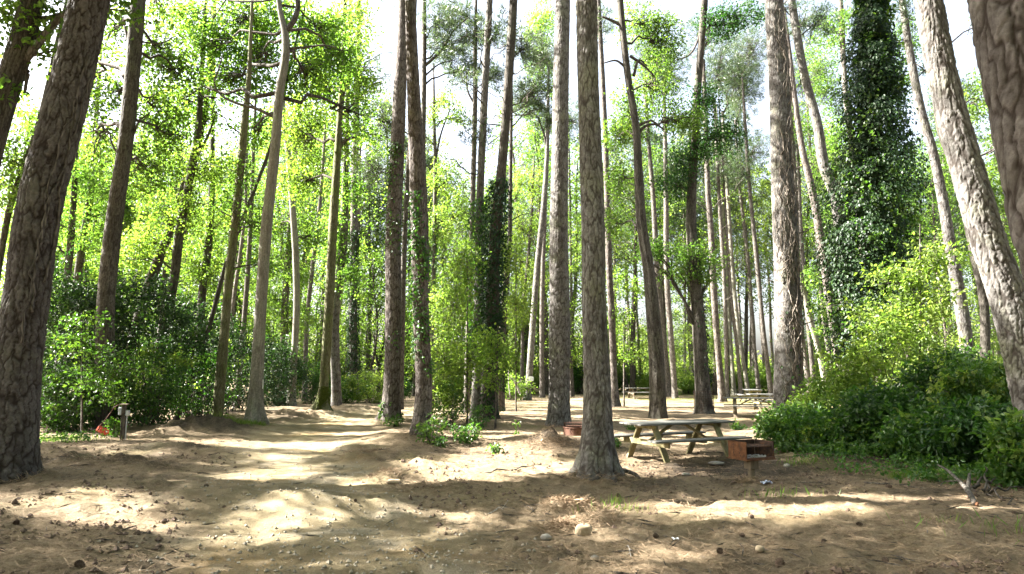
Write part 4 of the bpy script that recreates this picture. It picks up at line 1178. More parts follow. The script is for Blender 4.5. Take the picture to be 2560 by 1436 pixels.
def shrub(name, label, px, py, w, top, mat, size, n_spr, per=24, D=None, depth=1.0, shape='diamond', group=None, srad=.3, stems=14, cat='shrub', hollow=.45, **kw):
    D = D or DG(py)
    x, y = P(px, py, D)[0], D
    z0 = hz(x, y)
    k = scale_at(py, D)
    rx, h = w / 2 * k, (P(px, top, D)[2] - z0)
    c = in_ball(n_spr)
    f = np.linalg.norm(c, axis=1)[:, None]
    c = c / f * (hollow + (1 - hollow) * f ** .7)
    lump = 1 + .85 * fbm(np.arctan2(c[:, 1], c[:, 0]) * 1.4 + px, c[:, 2] * 2.2 + py, int(px) % 50, 2)
    cc = np.stack([c[:, 0] * rx * lump, c[:, 1] * rx * depth * lump, (c[:, 2] * .5 + .5) * h * (.85 + .25 * lump - .1)], 1)
    cc[:, 2] = np.maximum(cc[:, 2], .06)
    # skirts narrow a little towards the ground
    base = np.array([x, y, z0])
    root = thing(name, label, cat, base, 0, group)
    foliage('foliage', cc + base, per, srad, size, mat, root, base, shape, **kw)
    mb = MB()
    for i in range(stems):
        e = cc[rng.integers(len(cc))] + base
        b = base + np.array([rng.normal(0, rx * .25), rng.normal(0, rx * .25 * depth), -.05])
        mb.tube(limb_path(b, e, .08, 6), np.linspace(.018, .005, 6), 5)
    if n_spr > 80:                                # arching leafy shoots that break the outline
        sc = []
        for i in range(int(10 + n_spr / 14)):
            e = cc[rng.integers(len(cc))]
            if e[2] < h * .35:
                continue
            d = np.array([e[0] / rx, e[1] / rx, .9]) + rng.normal(0, .25, 3)
            L = rng.uniform(.12, .30) * h
            q_ = base + e + d / np.linalg.norm(d) * L * np.linspace(0, 1, 6)[:, None] + np.array([0, 0, -.25 * L]) * np.linspace(0, 1, 6)[:, None] ** 2
            mb.tube(q_, np.linspace(.010, .003, 6), 4)
            sc += list(q_[1:])
        if sc:
            foliage('foliage', np.array(sc), 6, srad * .5, size * 1.15, {'leaf_holly': 'leaf_dark', 'leaf_dark': 'leaf_bush', 'leaf_bush': 'leaf_under'}.get(mat, mat), root, base, shape)
    mb.build('stems', MATS['bark_limb'], root, base, True)
    return root


hol = 'hollies of the left thicket'
for px, py, w, top, D, n, lab in [
        (150, 1095, 270, 700, 22, 420, 'tall dark holly filling the thicket right beside the massive left pine'),
        (345, 1070, 270, 690, 23.5, 420, 'tallest dark holly of the thicket, behind the utility post'),
        (480, 1045, 230, 760, 27, 330, 'dark holly in the thicket between the crossing trunks and the mossy trunk'),
        (590, 1022, 200, 820, 31, 300, 'dark holly just left of the pale grey maple'),
        (690, 1016, 150, 850, 36, 240, 'dark holly behind the pale grey maple'),
        (60, 1090, 240, 640, 26, 300, 'tall holly mostly hidden behind the massive left pine')]:
    shrub('holly_shrub', lab, px, py, w, top, 'leaf_holly', .12, n, 26, D, .8, group=hol, srad=.36, stems=20)
shrub('leafy_shrub', 'sunlit light green bush in the middle of the left thicket', 385, 1050, 150, 860, 'leaf_bush', .11, 110, 24, 21.3, .7, srad=.32)
shrub('leafy_shrub', 'bright leafy bush in the thicket left of the pale grey maple', 500, 1035, 170, 850, 'leaf_bush', .11, 110, 24, 25, .7, srad=.32)
shrub('leafy_shrub', 'low green bush beneath the feathery sapling at the left', 160, 1096, 150, 930, 'leaf_dark', .10, 150, 24, 20.2, .7, 'ovate', srad=.28)
shrub('leafy_shrub', 'green bush right behind the red tool', 262, 1080, 130, 940, 'leaf_dark', .10, 110, 24, 21.4, .7, 'ovate', srad=.28)
shrub('leafy_shrub', 'small vine leaved bush wrapping the utility post', 288, 1090, 30, 1050, 'leaf_bush', .08, 18, 18, 18.75, .8, 'ovate', srad=.14)
shrub('leafy_shrub', 'dark bush under the slim trunk right of the pale maple', 770, 1006, 130, 900, 'leaf_dark', .12, 110, 24, 39, .7, srad=.35)
shrub('leafy_shrub', 'low light bush between the mossy maple and the ivy column', 858, 1006, 90, 950, 'leaf_bush', .12, 90, 22, 40, .6, srad=.3)
shrub('leafy_shrub', 'low bush between the ivy column and the twin pines', 925, 1004, 120, 930, 'leaf_under', .12, 110, 22, 40, .6, srad=.35)
# the mass of bushes on the right
rb = 'bushes on the right'
for px, py, w, top, D, n, mat, lab in [
        (2010, 1120, 190, 1025, 15.6, 230, 'leaf_bush', 'low green bush at the foot of the vine wrapped pine'),
        (2110, 1080, 190, 925, 17.5, 230, 'leaf_under', 'green bush with a sunlit left side right of the vine wrapped pine'),
        (2250, 1090, 270, 790, 17.0, 300, 'leaf_under', 'tall sunlit bush in the middle of the right bushes'),
        (2390, 1100, 230, 895, 15.2, 330, 'leaf_dark', 'shady bush between the sunlit middle bush and the right pine'),
        (2490, 1130, 240, 915, 13.6, 330, 'leaf_bush', 'leafy bush against the foot of the sunlit right pine'),
        (2200, 1140, 190, 985, 14.6, 250, 'leaf_dark', 'low shady bush in the front of the right bushes'),
        (2330, 1160, 200, 1035, 13.4, 210, 'leaf_bush', 'front bush right of centre among the right bushes'),
        (2450, 1180, 190, 1030, 12.4, 240, 'leaf_dark', 'low dark bush at the front right of the bushes'),
        (2110, 1135, 130, 1050, 14.8, 130, 'leaf_bush', 'small pale bush in front, right of the low bush by the vine wrapped pine'),
        (2570, 1210, 120, 1060, 10.6, 110, 'leaf_bush', 'bright leaves poking in at the right edge beside the sunlit pine')]:
    shrub('leafy_shrub', lab, px, py, w, top, mat, .105, n, 22, D, .8, 'ovate', rb, .27, 18)
# small plants in the clearing
for px, py, w, top, n, lab in [
        (1078, 1112, 62, 1045, 34, 'weedy plant at the right foot of the twin pines'),
        (1165, 1110, 66, 1055, 36, 'small leafy plant standing alone right of the twin pines'),
        (1120, 1065, 90, 960, 60, 'soft green plant behind the weeds by the twin pines'),
        (1200, 1075, 60, 1010, 30, 'small plant at the left foot of the ivy tangle'),
        (1100, 1118, 24, 1098, 8, 'tiny plant in front of the weeds by the twin pines'),
        (1240, 1128, 26, 1108, 8, 'tiny pale seedling on the sunlit sand left of the needle pile'),
        (985, 1064, 50, 1040, 22, 'low weeds round the foot of the left twin pine'),
        (1235, 1045, 30, 1015, 14, 'weeds at the right foot of the ivy tangle'),
        (1690, 990, 34, 955, 22, 'bright weed clump beside the two slim pines'),
        (1545, 1120, 26, 1096, 8, 'small weeds left of the near picnic table'),
        (1580, 1075, 40, 1062, 10, 'low sprig in sun beside the near bench end'),
        (1850, 1075, 46, 1058, 12, 'thin sprig right of the near picnic table'),
        (1905, 1085, 40, 1058, 14, 'pale sprig beside the low bush by the vine wrapped pine'),
        (1295, 965, 26, 930, 16, 'bright little plant beside the bleached dead sapling')]:
    shrub('weed_plant', lab, px, py, w, top, 'leaf_bush', .075, n, 16, None, .8, 'ovate', 'small plants in the clearing', .12, 5, 'plant')
# curled pale seedling
x, y = G(1291, 1094)
sd = thing('seedling', 'pale curled seedling standing alone on the needles left of the fire ring', 'plant', (x, y, hz(x, y)))
mb = MB()
pp = np.array([(0, 0, -.03), (.01, 0, .10), (-.01, 0, .20), (.03, 0, .30), (.09, 0, .36), (.10, 0, .31)]) + np.array(sd.location)
mb.tube(catmull(pp, 14), np.linspace(.012, .006, 14), 6)
mb.tube([pp[2], pp[2] + [-.05, 0, .08], pp[2] + [-.10, 0, .07]], [.008, .006, .003], 5)
mb.build('stalk', MATS['leaf_bush'], sd, sd.location, True, {'tint': ('POINT', np.full(sum(len(v) for v in mb.V), 1.0))})
foliage('leaves', np.array([pp[4], pp[3] + [-.06, 0, 0], pp[1]]), 5, .06, .10, 'leaf_bush', sd, sd.location, 'ovate', droop=.6)
# ================================================================== FAR WOOD
def far_pine_proto(H, seed):
    r = np.random.default_rng(seed)
    n = 9
    z = np.linspace(-.3, H, n)
    path = np.stack([np.cumsum(r.normal(0, .10, n)), np.cumsum(r.normal(0, .10, n)), z], 1)
    rad = np.interp(z, [0, H], [.21, .07])
    V, q, pl, ti, S = trunk_geo(path, rad, 10, .6, 'pine', seed, .2)
    root = bpy.data.objects.new('pine_tree', None)
    mk('trunk', V, q, MATS['bark_far'], root, (0, 0, 0), True)
    nb = 620
    zz = r.uniform(H * .58, H, nb)
    w = 2.3 * np.sin(np.clip((H - zz) / (H * .42), 0.06, 1) * np.pi * .8) + .3
    th = r.uniform(0, 2 * np.pi, nb)
    cc = np.stack([np.cos(th) * w * r.uniform(.3, 1, nb), np.sin(th) * w * r.uniform(.3, 1, nb), zz], 1)
    V, q, ti = tufts(cc, 16, .36, .042, r)
    mk('crown', V, q, MATS['needle'], root, (0, 0, 0), False, {'tint': ('FACE', ti)})
    mb = MB()
    for j in range(0, nb, 20):
        mb.tube(limb_path(np.array([np.interp(cc[j, 2] - .6, S[:, 2], S[:, 0]), np.interp(cc[j, 2] - .6, S[:, 2], S[:, 1]), cc[j, 2] - .6]), cc[j], .06, 5, r), np.linspace(.05, .012, 5), 4)
    for j in range(14):
        z1 = r.uniform(H * .25, H * .6)
        th1 = r.uniform(0, 6.3)
        L = r.uniform(.5, 2)
        a = np.array([np.interp(z1, S[:, 2], S[:, 0]), np.interp(z1, S[:, 2], S[:, 1]), z1])
        mb.tube(limb_path(a, a + np.array([math.cos(th1) * L, math.sin(th1) * L, .4 * L]), 0, 5, r), np.linspace(.03, .008, 5), 4)
    mb.build('limbs', MATS['bark_limb'], root, (0, 0, 0))
    return root


def far_leaf_proto(H, seed, mat, dens=1.0, wid=2.6, name='maple_tree', lo=.16):
    r = np.random.default_rng(seed)
    n = 8
    z = np.linspace(-.3, H * .93, n)
    path = np.stack([np.cumsum(r.normal(0, .14, n)), np.cumsum(r.normal(0, .14, n)), z], 1)
    V, q, pl, ti, S = trunk_geo(path, np.interp(z, [0, H], [.012 * H, .02]), 9, .5, 'dark', seed, .2)
    root = bpy.data.objects.new(name, None)
    mk('trunk', V, q, MATS['bark_limb'], root, (0, 0, 0), True)
    nb = int(13 * H * dens)
    zz = r.uniform(H * lo, H, nb)
    w = wid * (.45 + .55 * np.sin(np.clip((H - zz) / H / (1.2 * (1 - lo)), .03, 1) * np.pi))
    th = r.uniform(0, 2 * np.pi, nb)
    u = np.sqrt(r.uniform(.05, 1, nb))
    cc = np.stack([np.cos(th) * w * u, np.sin(th) * w * u, zz], 1)
    foliage('crown', cc, 22, .5, .17, mat, root, (0, 0, 0), r=r)
    mb = MB()
    for j in range(0, nb, 5):
        zb = max(.6, cc[j, 2] - .5 * np.hypot(cc[j, 0], cc[j, 1]) - .2)
        a = np.array([np.interp(zb, S[:, 2], S[:, 0]), np.interp(zb, S[:, 2], S[:, 1]), zb])
        mb.tube(limb_path(a, cc[j], .04, 5, r), np.linspace(.03, .007, 5), 4)
    mb.build('limbs', MATS['bark_limb'], root, (0, 0, 0))
    return root


def far_bush_proto(seed, mat):
    r = np.random.default_rng(seed)
    c = in_ball(150, r)
    cc = c * np.array([1.5, 1.1, .95]) * (1 + .25 * r.normal(0, 1, (150, 1)) * .5) + np.array([0, 0, .95])
    cc[:, 2] = np.maximum(cc[:, 2], .08)
    root = bpy.data.objects.new('leafy_shrub', None)
    foliage('foliage', cc, 20, .34, .14, mat, root, (0, 0, 0), r=r)
    mb = MB()
    for j in range(16):
        mb.tube(limb_path(np.array([r.normal(0, .2), r.normal(0, .2), -.05]), cc[j], .08, 5, r), np.linspace(.02, .006, 5), 4)
    mb.build('stems', MATS['bark_limb'], root, (0, 0, 0))
    return root


LAND = sorted([(40, 'massive left pine'), (262, 'straight oak'), (410, 'crossing trunks'), (560, 'mossy trunk'), (640, 'pale maple'), (804, 'mossy footed maple'), (885, 'ivy column'), (975, 'twin pines'),
               (1058, 'twin pines'), (1222, 'ivy tangle'), (1322, 'notice pine'), (1398, 'thick pine'), (1493, 'central pine'), (1645, 'grey maple'), (1755, 'caged tree'), (1969, 'vine pine'), (2165, 'ivy cone'), (2420, 'leaning pine'), (2583, 'right pine')])
FAR = []


def put_far(protos, spots, word, cat, group):
    """spots: (px, D, scale, variant)"""
    spots = sorted(spots)
    rank = {}
    rows = []
    for px, D, s, v in spots:
        g = sum(1 for q, _ in LAND if q <= px)
        rank.setdefault(g, []).append((px, D, s, v))
    ords = ['first', 'second', 'third', 'fourth', 'fifth', 'sixth', 'seventh', 'eighth', 'ninth', 'tenth', 'eleventh', 'twelfth', 'thirteenth', 'fourteenth', 'fifteenth', 'sixteenth']
    used = set()
    for g, lst in rank.items():
        L = LAND[g - 1][1] if g > 0 else 'left edge'
        Rr = LAND[g][1] if g < len(LAND) else 'right edge'
        where = ('between ' + L + ' and ' + Rr) if L != Rr else 'in the gap of the ' + L
        for i, (px, D, s, v) in enumerate(lst):
            pre = 'only' if len(lst) == 1 else ords[min(i, 15)]
            label = f'{pre} {word}' + (' from left ' if len(lst) > 1 else ' ') + where
            src = protos[v]
            c = src.copy()
            COL.objects.link(c)
            x = (px - 1280) / F * D / cp
            c.location = (x, D, hz(x, D))
            c.rotation_euler = (rng.normal(0, .02), rng.normal(0, .03), rng.uniform(0, 6.28))
            c.scale = (s, s, s * rng.uniform(.92, 1.08))
            tag(c, label, cat, group)
            for ch in src.children:
                d = ch.copy()
                COL.objects.link(d)
                d.parent = c
            FAR.append(c)


pp_ = [far_pine_proto(25, 101), far_pine_proto(27, 102), far_pine_proto(24, 103)]
lp_ = [far_leaf_proto(11, 201, 'leaf_under'), far_leaf_proto(8, 202, 'leaf_under', 1.1, 2.3), far_leaf_proto(14, 203, 'leaf_maple', .9, 2.9), far_leaf_proto(10, 204, 'leaf_green', 1.0, 2.6)]
bp_ = [far_bush_proto(301, 'leaf_under'), far_bush_proto(302, 'leaf_dark'), far_bush_proto(303, 'leaf_bush')]
rf = np.random.default_rng(77)
fsp = []
for px in np.concatenate([np.linspace(90, 1480, 42), np.linspace(1500, 2560, 50)]):
    fsp.append((px + rf.normal(0, 14), rf.uniform(56, 92), rf.uniform(.85, 1.1), int(rf.integers(3))))
put_far(pp_, fsp, 'slim far pine', 'tree', 'slim pines far back in the wood')
fsp = []
for px in np.linspace(30, 1500, 66):
    fsp.append((px + rf.normal(0, 14), (rf.uniform(37, 60) if px < 560 else rf.uniform(50, 74)), rf.uniform(.85, 1.4), int(rf.integers(4))))
for px in list(np.linspace(1500, 1815, 14)) + list(np.linspace(1965, 2120, 8)):
    fsp.append((px + rf.normal(0, 12), rf.uniform(52, 78), rf.uniform(.7, 1.15), int(rf.integers(2))))
for px in np.linspace(2100, 2580, 13):
    fsp.append((px + rf.normal(0, 14), rf.uniform(36, 60), rf.uniform(.8, 1.1), int(rf.integers(4))))
put_far(lp_, fsp, 'light far leafy tree', 'tree', 'leafy trees far back in the wood')
tp_ = [far_leaf_proto(19, 501, 'leaf_maple', 1.25, 3.6, 'maple_tree', .38), far_leaf_proto(21, 502, 'leaf_green', 1.25, 3.4, 'maple_tree', .42), far_leaf_proto(18, 503, 'leaf_under', 1.15, 3.8, 'maple_tree', .36)]
fsp = []
for px in [60, 150, 235, 330, 420, 500, 590, 660, 735, 800, 880, 940, 1085, 1135, 1180, 1320, 1365, 1430, 1535, 1590, 1660, 1720, 1790, 1850, 1925, 2015, 2070, 2130, 2230, 2290, 2340, 2440, 2490, 2540]:
    lo_, hi_ = (40, 54) if px < 600 else (54, 70)
    fsp.append((px + rf.normal(0, 10), rf.uniform(lo_, hi_), rf.uniform(.85, 1.1) * (1 if px < 600 else 1.2), int(rf.integers(3))))
put_far(tp_, fsp, 'tall far leafy tree', 'tree', 'tall leafy trees in the middle distance')
fsp = []
for px in np.linspace(700, 2150, 40):
    fsp.append((px + rf.normal(0, 12), rf.uniform(54, 66), rf.uniform(.8, 1.5), int(rf.integers(3))))
for px in np.linspace(860, 1300, 7):
    fsp.append((px + rf.normal(0, 12), rf.uniform(42, 52), rf.uniform(.6, 1.0), int(rf.integers(3))))
put_far(bp_, fsp, 'low far bush', 'shrub', 'bushes along the far edge of the clearing')
op_ = [far_leaf_proto(22, 401, 'leaf_green', 1.5, 5.0, 'oak_tree', .5), far_leaf_proto(23, 402, 'leaf_green', 1.5, 4.6, 'oak_tree', .48)]  # unseen oaks added overhead to cut the sky light on the clearing
for i, (x, y) in enumerate([(-3.5, -4.5), (4, -5.5), (10.5, .5), (-7.5, -1.5), (14.5, 5), (0, -10.5), (-10, -8), (9.5, -7), (16, -3), (18.5, 9), (5.8, -.8), (-2.8, .2)]):
    src = op_[i % 2]
    c = src.copy()
    COL.objects.link(c)
    c.location = (x, y, hz(x, y))
    c.rotation_euler = (0, 0, i * 1.3)
    tag(c, 'tall leafy oak behind or beside the camera whose crown roofs the clearing', 'tree', 'oaks roofing the clearing outside the picture')
    for ch in src.children:
        d = ch.copy()
        COL.objects.link(d)
        d.parent = c
# the same wood goes on to the left, right and behind the camera
ra = np.random.default_rng(5)
k_ = 0
while k_ < 46:
    a_, d_ = ra.uniform(R(44), R(316)), ra.uniform(7, 40)
    x, y = math.sin(a_) * d_, math.cos(a_) * d_
    if (abs(x) < y * .95 + 3 and y > 0) or (x < 0 and -3 < y < 45):
        continue
    src = (pp_ + lp_[:3])[int(ra.integers(6))]
    c = src.copy()
    COL.objects.link(c)
    c.location = (x, y, hz(x, y))
    sc_ = ra.uniform(.85, 1.1) * (1.35 if src in lp_ else 1)
    c.scale = (sc_, sc_, sc_)
    c.rotation_euler = (0, 0, ra.uniform(0, 6.28))
    tag(c, 'tree of the same wood standing outside the picture around the clearing', 'tree', 'trees around the clearing outside the picture')
    for ch in src.children:
        d = ch.copy()
        COL.objects.link(d)
        d.parent = c
    k_ += 1
for pr in pp_ + lp_ + bp_ + op_ + tp_:
    for ch in list(pr.children):
        bpy.data.objects.remove(ch)
    bpy.data.objects.remove(pr)

# the wood beyond, one mass nobody could count
n = 4200
ang = rng.uniform(-.85, .85, n)
Dn = rng.uniform(88, 130, n)
pxn = 1280 + F * np.tan(ang)
hmax = np.interp(pxn, [-600, 300, 900, 1400, 1700, 1900, 2100, 2300, 3200], [16, 16, 13, 10, 6, 3.8, 6, 11, 13])
z = rng.uniform(0, 1, n) ** 1.1 * hmax * (.55 + .9 * (vnoise(ang * 22, Dn * .05, 4) + .5))
cc = np.stack([np.tan(ang) * Dn, Dn, z], 1)
dw = foliage('distant_woods', cc, 12, 1.0, .5, 'leaf_under', None, (0, 0, 0), kind='stuff')
tag(dw, 'light green leafy wood closing the view far behind all the trunks', 'woods')

# ================================================================== UNSEEN OAKS ADDED LEFT OF THE FRAME: leaves placed to shape the shade
SUN_EL, SUN_AZ = R(39), R(9)          # azimuth ahead of due left
SUNV = np.array([-math.cos(SUN_AZ) * math.cos(SUN_EL), math.sin(SUN_AZ) * math.cos(SUN_EL), math.sin(SUN_EL)])
LIT = [(140, 1262, 320, 36, 5), (810, 1268, 230, 27, -4), (600, 1322, 150, 20, -8), (430, 1388, 70, 14, -8), (350, 1204, 200, 8, 4), (650, 1174, 150, 12, -2),
       (330, 1128, 70, 8, 0), (700, 1110, 130, 7, 0), (680, 1132, 60, 5, 0), (600, 1096, 90, 5, 0), (910, 1196, 120, 6, 3), (1240, 1168, 215, 34, 0), (1270, 1120, 130, 18, 0),
       (1150, 1217, 120, 7, 2), (1330, 1230, 90, 8, 3), (1150, 1296, 90, 26, -10), (1440, 1275, 110, 40, 0), (1900, 1278, 290, 40, 2), (1650, 1232, 100, 6, 2), (1690, 1388, 90, 20, -5),
       (1540, 1425, 70, 12, 0), (770, 1392, 60, 22, -10), (2440, 1268, 120, 24, 6), (1620, 1158, 80, 22, 0), (1560, 1090, 60, 12, 0), (1700, 1110, 40, 10, 0), (2120, 1245, 120, 16, 0), (1500, 1330, 90, 14, 0), (1010, 1330, 60, 14, -10)]


def lit_at(px, py):
    m = np.zeros(px.shape, bool)
    wob = fbm(px / 90, py / 22, 41, 3) * .55
    for a, b, rx, ry, ang_ in LIT:
        c, s = math.cos(R(ang_)), math.sin(R(ang_))
        dx, dy = px - a, py - b
        m |= ((dx * c + dy * s) / (rx + 50)) ** 2 + ((-dx * s + dy * c) / (ry + 8)) ** 2 < 1 + wob
    return m


n = 11000
gx, gy = rng.uniform(-11, 12, n), rng.uniform(4.6, 17.5, n)
ppx, ppy = proj(gx, gy, np.zeros(n))
sh = ~lit_at(ppx, ppy) & (np.abs(gx) < gy * .9 + 1.5)
sh &= (gy < 13.6) | (fbm(gx * .22, gy * .9, 47, 4) > -.05)
sh &= rng.uniform(0, 1, n) < .93
gx, gy = gx[sh], gy[sh]
ex_, ey_ = rng.uniform(-9, -1, 1500), rng.uniform(15.5, 26, 1500)
st_ = fbm(ex_ * .2, ey_ * .8, 49, 4) > .02
gx, gy = np.append(gx, ex_[st_]), np.append(gy, ey_[st_])
gz_ = np.zeros(len(gx))
for tr_, za, zb, m_ in [(T1, 0, 8, 70), (T26, .3, 9, 110), (T42, 1, 5.5, 220), (T16, 0, 6, 40), (T15, 0, 8, 40)]:
    for z_ in rng.uniform(za, zb, m_):
        c_, r_ = trunk_at(tr_, z_)
        gx, gy, gz_ = np.append(gx, c_[0] + rng.normal(0, .3)), np.append(gy, c_[1] + rng.normal(0, .3)), np.append(gz_, z_)
for pa, pb, qa, qb, Dq, m_ in [(90, 620, 820, 1060, 21, 260), (90, 500, 700, 850, 23, 120), (1900, 2560, 990, 1170, 14.5, 210), (2330, 2560, 880, 1000, 14, 80), (1560, 1870, 1040, 1120, 14.3, 70)]:
    for _ in range(m_):
        b_ = P(rng.uniform(pa, pb), rng.uniform(qa, qb), Dq + rng.normal(0, .8))
        gx, gy, gz_ = np.append(gx, b_[0]), np.append(gy, b_[1]), np.append(gz_, max(b_[2], .1))
hh = np.maximum(rng.uniform(10.2, 13.5, len(gx)), gz_ + 4) - gz_
for _ in range(8):                # keep this foliage above the picture
    SC = np.stack([gx, gy, gz_], 1) + SUNV[None] * (hh / SUNV[2])[:, None]
    qx, qy = proj(SC[:, 0], np.maximum(SC[:, 1], .5), SC[:, 2])
    hh = hh + 1.3 * ((SC[:, 1] > 1) & (qx > -60) & (qx < 2620) & (qy > -60))
SHADE_OAKS = [(-11.5, 5.2), (-14.5, 11.5), (-18.5, 7), (-21.5, 12.5), (-25.5, 8.5), (-8.2, 6.0), (-29, 12)]
shade_roots = []
for i, (x, y) in enumerate(SHADE_OAKS):
    z0 = hz(x, y)
    root = thing('oak_tree', 'tall leafy oak standing just outside the left edge, shading the track', 'tree', (x, y, z0), 0, 'leafy oaks outside the left edge')
    nn = 7
    z = np.linspace(z0 - .3, 13.5, nn)
    path = np.stack([x + np.cumsum(rng.normal(0, .12, nn)), y + np.cumsum(rng.normal(0, .12, nn)), z], 1)
    V, q, pl, ti, S = trunk_geo(path, np.interp(z, [0, 14], [.24, .08]), 20, .3, 'dark', 900 + i, .3, z0)
    mk('trunk', V, q, MATS['bark_dark'], root, root.location, True, {'plate': ('POINT', pl), 'tint': ('POINT', ti)})
    shade_roots.append((root, S))
own = [(T1['root'], T1['S']), (T0['root'], T0['S'])]
cand = shade_roots
cxy = np.array([[S[len(S) // 2, 0], S[len(S) // 2, 1]] for _, S in cand])
dist = np.hypot(SC[:, None, 0] - cxy[None, :, 0], SC[:, None, 1] - cxy[None, :, 1])
who = dist.argmin(1)
for i, (root, S) in enumerate(cand):
    c = SC[who == i]
    if len(c) == 0:
        continue
    foliage('high_crown' if i >= len(shade_roots) else 'crown', c, 22, .40, .16, 'leaf_green', root, root.location, droop=.1, tilt=.6)  # sprays sit on sun rays so their shadows leave the lit patches open
    mb = MB()
    for j in rng.choice(len(c), max(1, len(c) // 14), replace=False):
        qx, qy = proj(*c[j])
        if c[j, 1] > 3 and qx > -260 and qy > -160:
            continue
        k = int(np.argmin(abs(S[:, 2] - (c[j, 2] - .35 * math.hypot(c[j, 0] - S[0, 0], c[j, 1] - S[0, 1]) - .3))))
        mb.tube(limb_path(S[k, :3], c[j], .05, 6), np.linspace(.05, .008, 6), 4)
    if mb.V:
        mb.build('limbs', MATS['bark_limb'], root, root.location)

# ================================================================== GROUND
na = 1150
fr = np.concatenate([np.linspace(-62, 62, 960), np.linspace(62, 298, 192)[1:-1]])
az = np.radians(fr)
dist_ = np.concatenate([[.6, 1.2, 1.9, 2.6, 3.3], 4.0 * (420 / 4.0) ** (np.linspace(0, 1, 470) ** 1.35)])
A, Dd = np.meshgrid(az, dist_)
gx, gy = np.sin(A) * Dd, np.cos(A) * Dd
gz = hgt(gx, gy)
road_lit_mask = 1 - np.clip((road_mask(gx, gy) - .62) / .55 + fbm(gx * 1.5, gy * 1.5, 55, 4) * .9, 0, 1)
# open sand left of the central pine, plus sunlight painted on the foreground
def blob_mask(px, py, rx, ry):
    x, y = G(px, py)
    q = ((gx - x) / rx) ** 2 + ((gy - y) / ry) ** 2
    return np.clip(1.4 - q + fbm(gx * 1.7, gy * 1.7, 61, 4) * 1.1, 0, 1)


road_lit_mask = np.maximum(road_lit_mask, np.maximum(blob_mask(1900, 1282, 2.3, .7) * .55, blob_mask(150, 1262, 2.4, .6) * .5))  # paler sand colour brightens the two sun patches
road_lit_mask = np.maximum(road_lit_mask, np.maximum(blob_mask(1240, 1165, 1.6, 1.5) * .75, np.maximum(blob_mask(1330, 1010, 6, 4) * .25, blob_mask(2020, 1000, 3, 4) * .4)))
gm = np.clip(fbm(gx * .5, gy * .5, 71, 4) * 2.2 - .55, 0, 1) * .5 * np.clip((Dd - 6) / 6, 0, 1)
gm = np.maximum(gm, .8 * np.clip(fbm(gx * .4, gy * .4, 75, 3) * 2 + .5, 0, 1) * np.clip((gy - 33) / 8, 0, 1) * (gx > 6))
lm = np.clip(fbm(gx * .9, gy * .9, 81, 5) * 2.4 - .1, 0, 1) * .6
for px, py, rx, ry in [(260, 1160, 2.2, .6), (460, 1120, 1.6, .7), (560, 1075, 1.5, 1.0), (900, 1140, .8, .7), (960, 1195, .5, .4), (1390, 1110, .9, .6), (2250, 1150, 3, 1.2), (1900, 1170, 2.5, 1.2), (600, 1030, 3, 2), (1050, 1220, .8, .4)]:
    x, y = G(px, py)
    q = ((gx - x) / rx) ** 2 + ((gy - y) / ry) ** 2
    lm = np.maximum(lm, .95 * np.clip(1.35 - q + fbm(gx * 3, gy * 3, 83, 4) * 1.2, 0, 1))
V = np.stack([gx.ravel(), gy.ravel(), gz.ravel()], 1)
q = ring_quads(len(dist_), len(az))[:, ::-1]
V = np.vstack([V, [[0, 0, hz(0, 0)]]])
k = np.arange(len(az))
tri = np.stack([np.full(len(az), len(V) - 1), (k + 1) % len(az), k], 1)
app = lambda a: np.append(a.ravel(), 0)
mk('ground', V, [q, tri], MATS['ground'], None, (0, 0, 0), True, {'road_lit': ('POINT', app(road_lit_mask)), 'grassy': ('POINT', app(gm)), 'litter': ('POINT', app(lm * (1 - road_lit_mask * .8)))}, 'structure')

# fallen needles lying on the ground: more than anyone could count
n = 150000
Dn = 4.4 + rng.uniform(0, 1, n) ** 1.6 * 15
an = rng.uniform(-.80, .80, n)
x, y = np.tan(an) * Dn, Dn
rm = road_mask(x, y)
clump = fbm(x * 1.3, y * 1.3, 91, 4)
keep = (rng.uniform(0, 1, n) < np.clip((rm - .55) / .8, .03, 1)) & (clump > -.22 + rng.normal(0, .15, n))
x, y = x[keep], y[keep]
th = rng.uniform(0, 2 * np.pi, len(x))
d = np.stack([np.cos(th), np.sin(th), rng.normal(.02, .16, len(x))], 1)
Vn, qn = leaf_geo(np.stack([x, y, hgt(x, y) + rng.uniform(.003, .02, len(x))], 1), d, np.tile([0, 0, 1.], (len(x), 1)) + rng.normal(0, .3, (len(x), 3)), rng.uniform(.08, .2, len(x)), 'diamond', .034, 0)
tag(mk('pine_straw', Vn, qn, MATS['fallen_needles'], None, kind='stuff'), 'brown fallen pine needles scattered over the forest floor', 'pine straw')
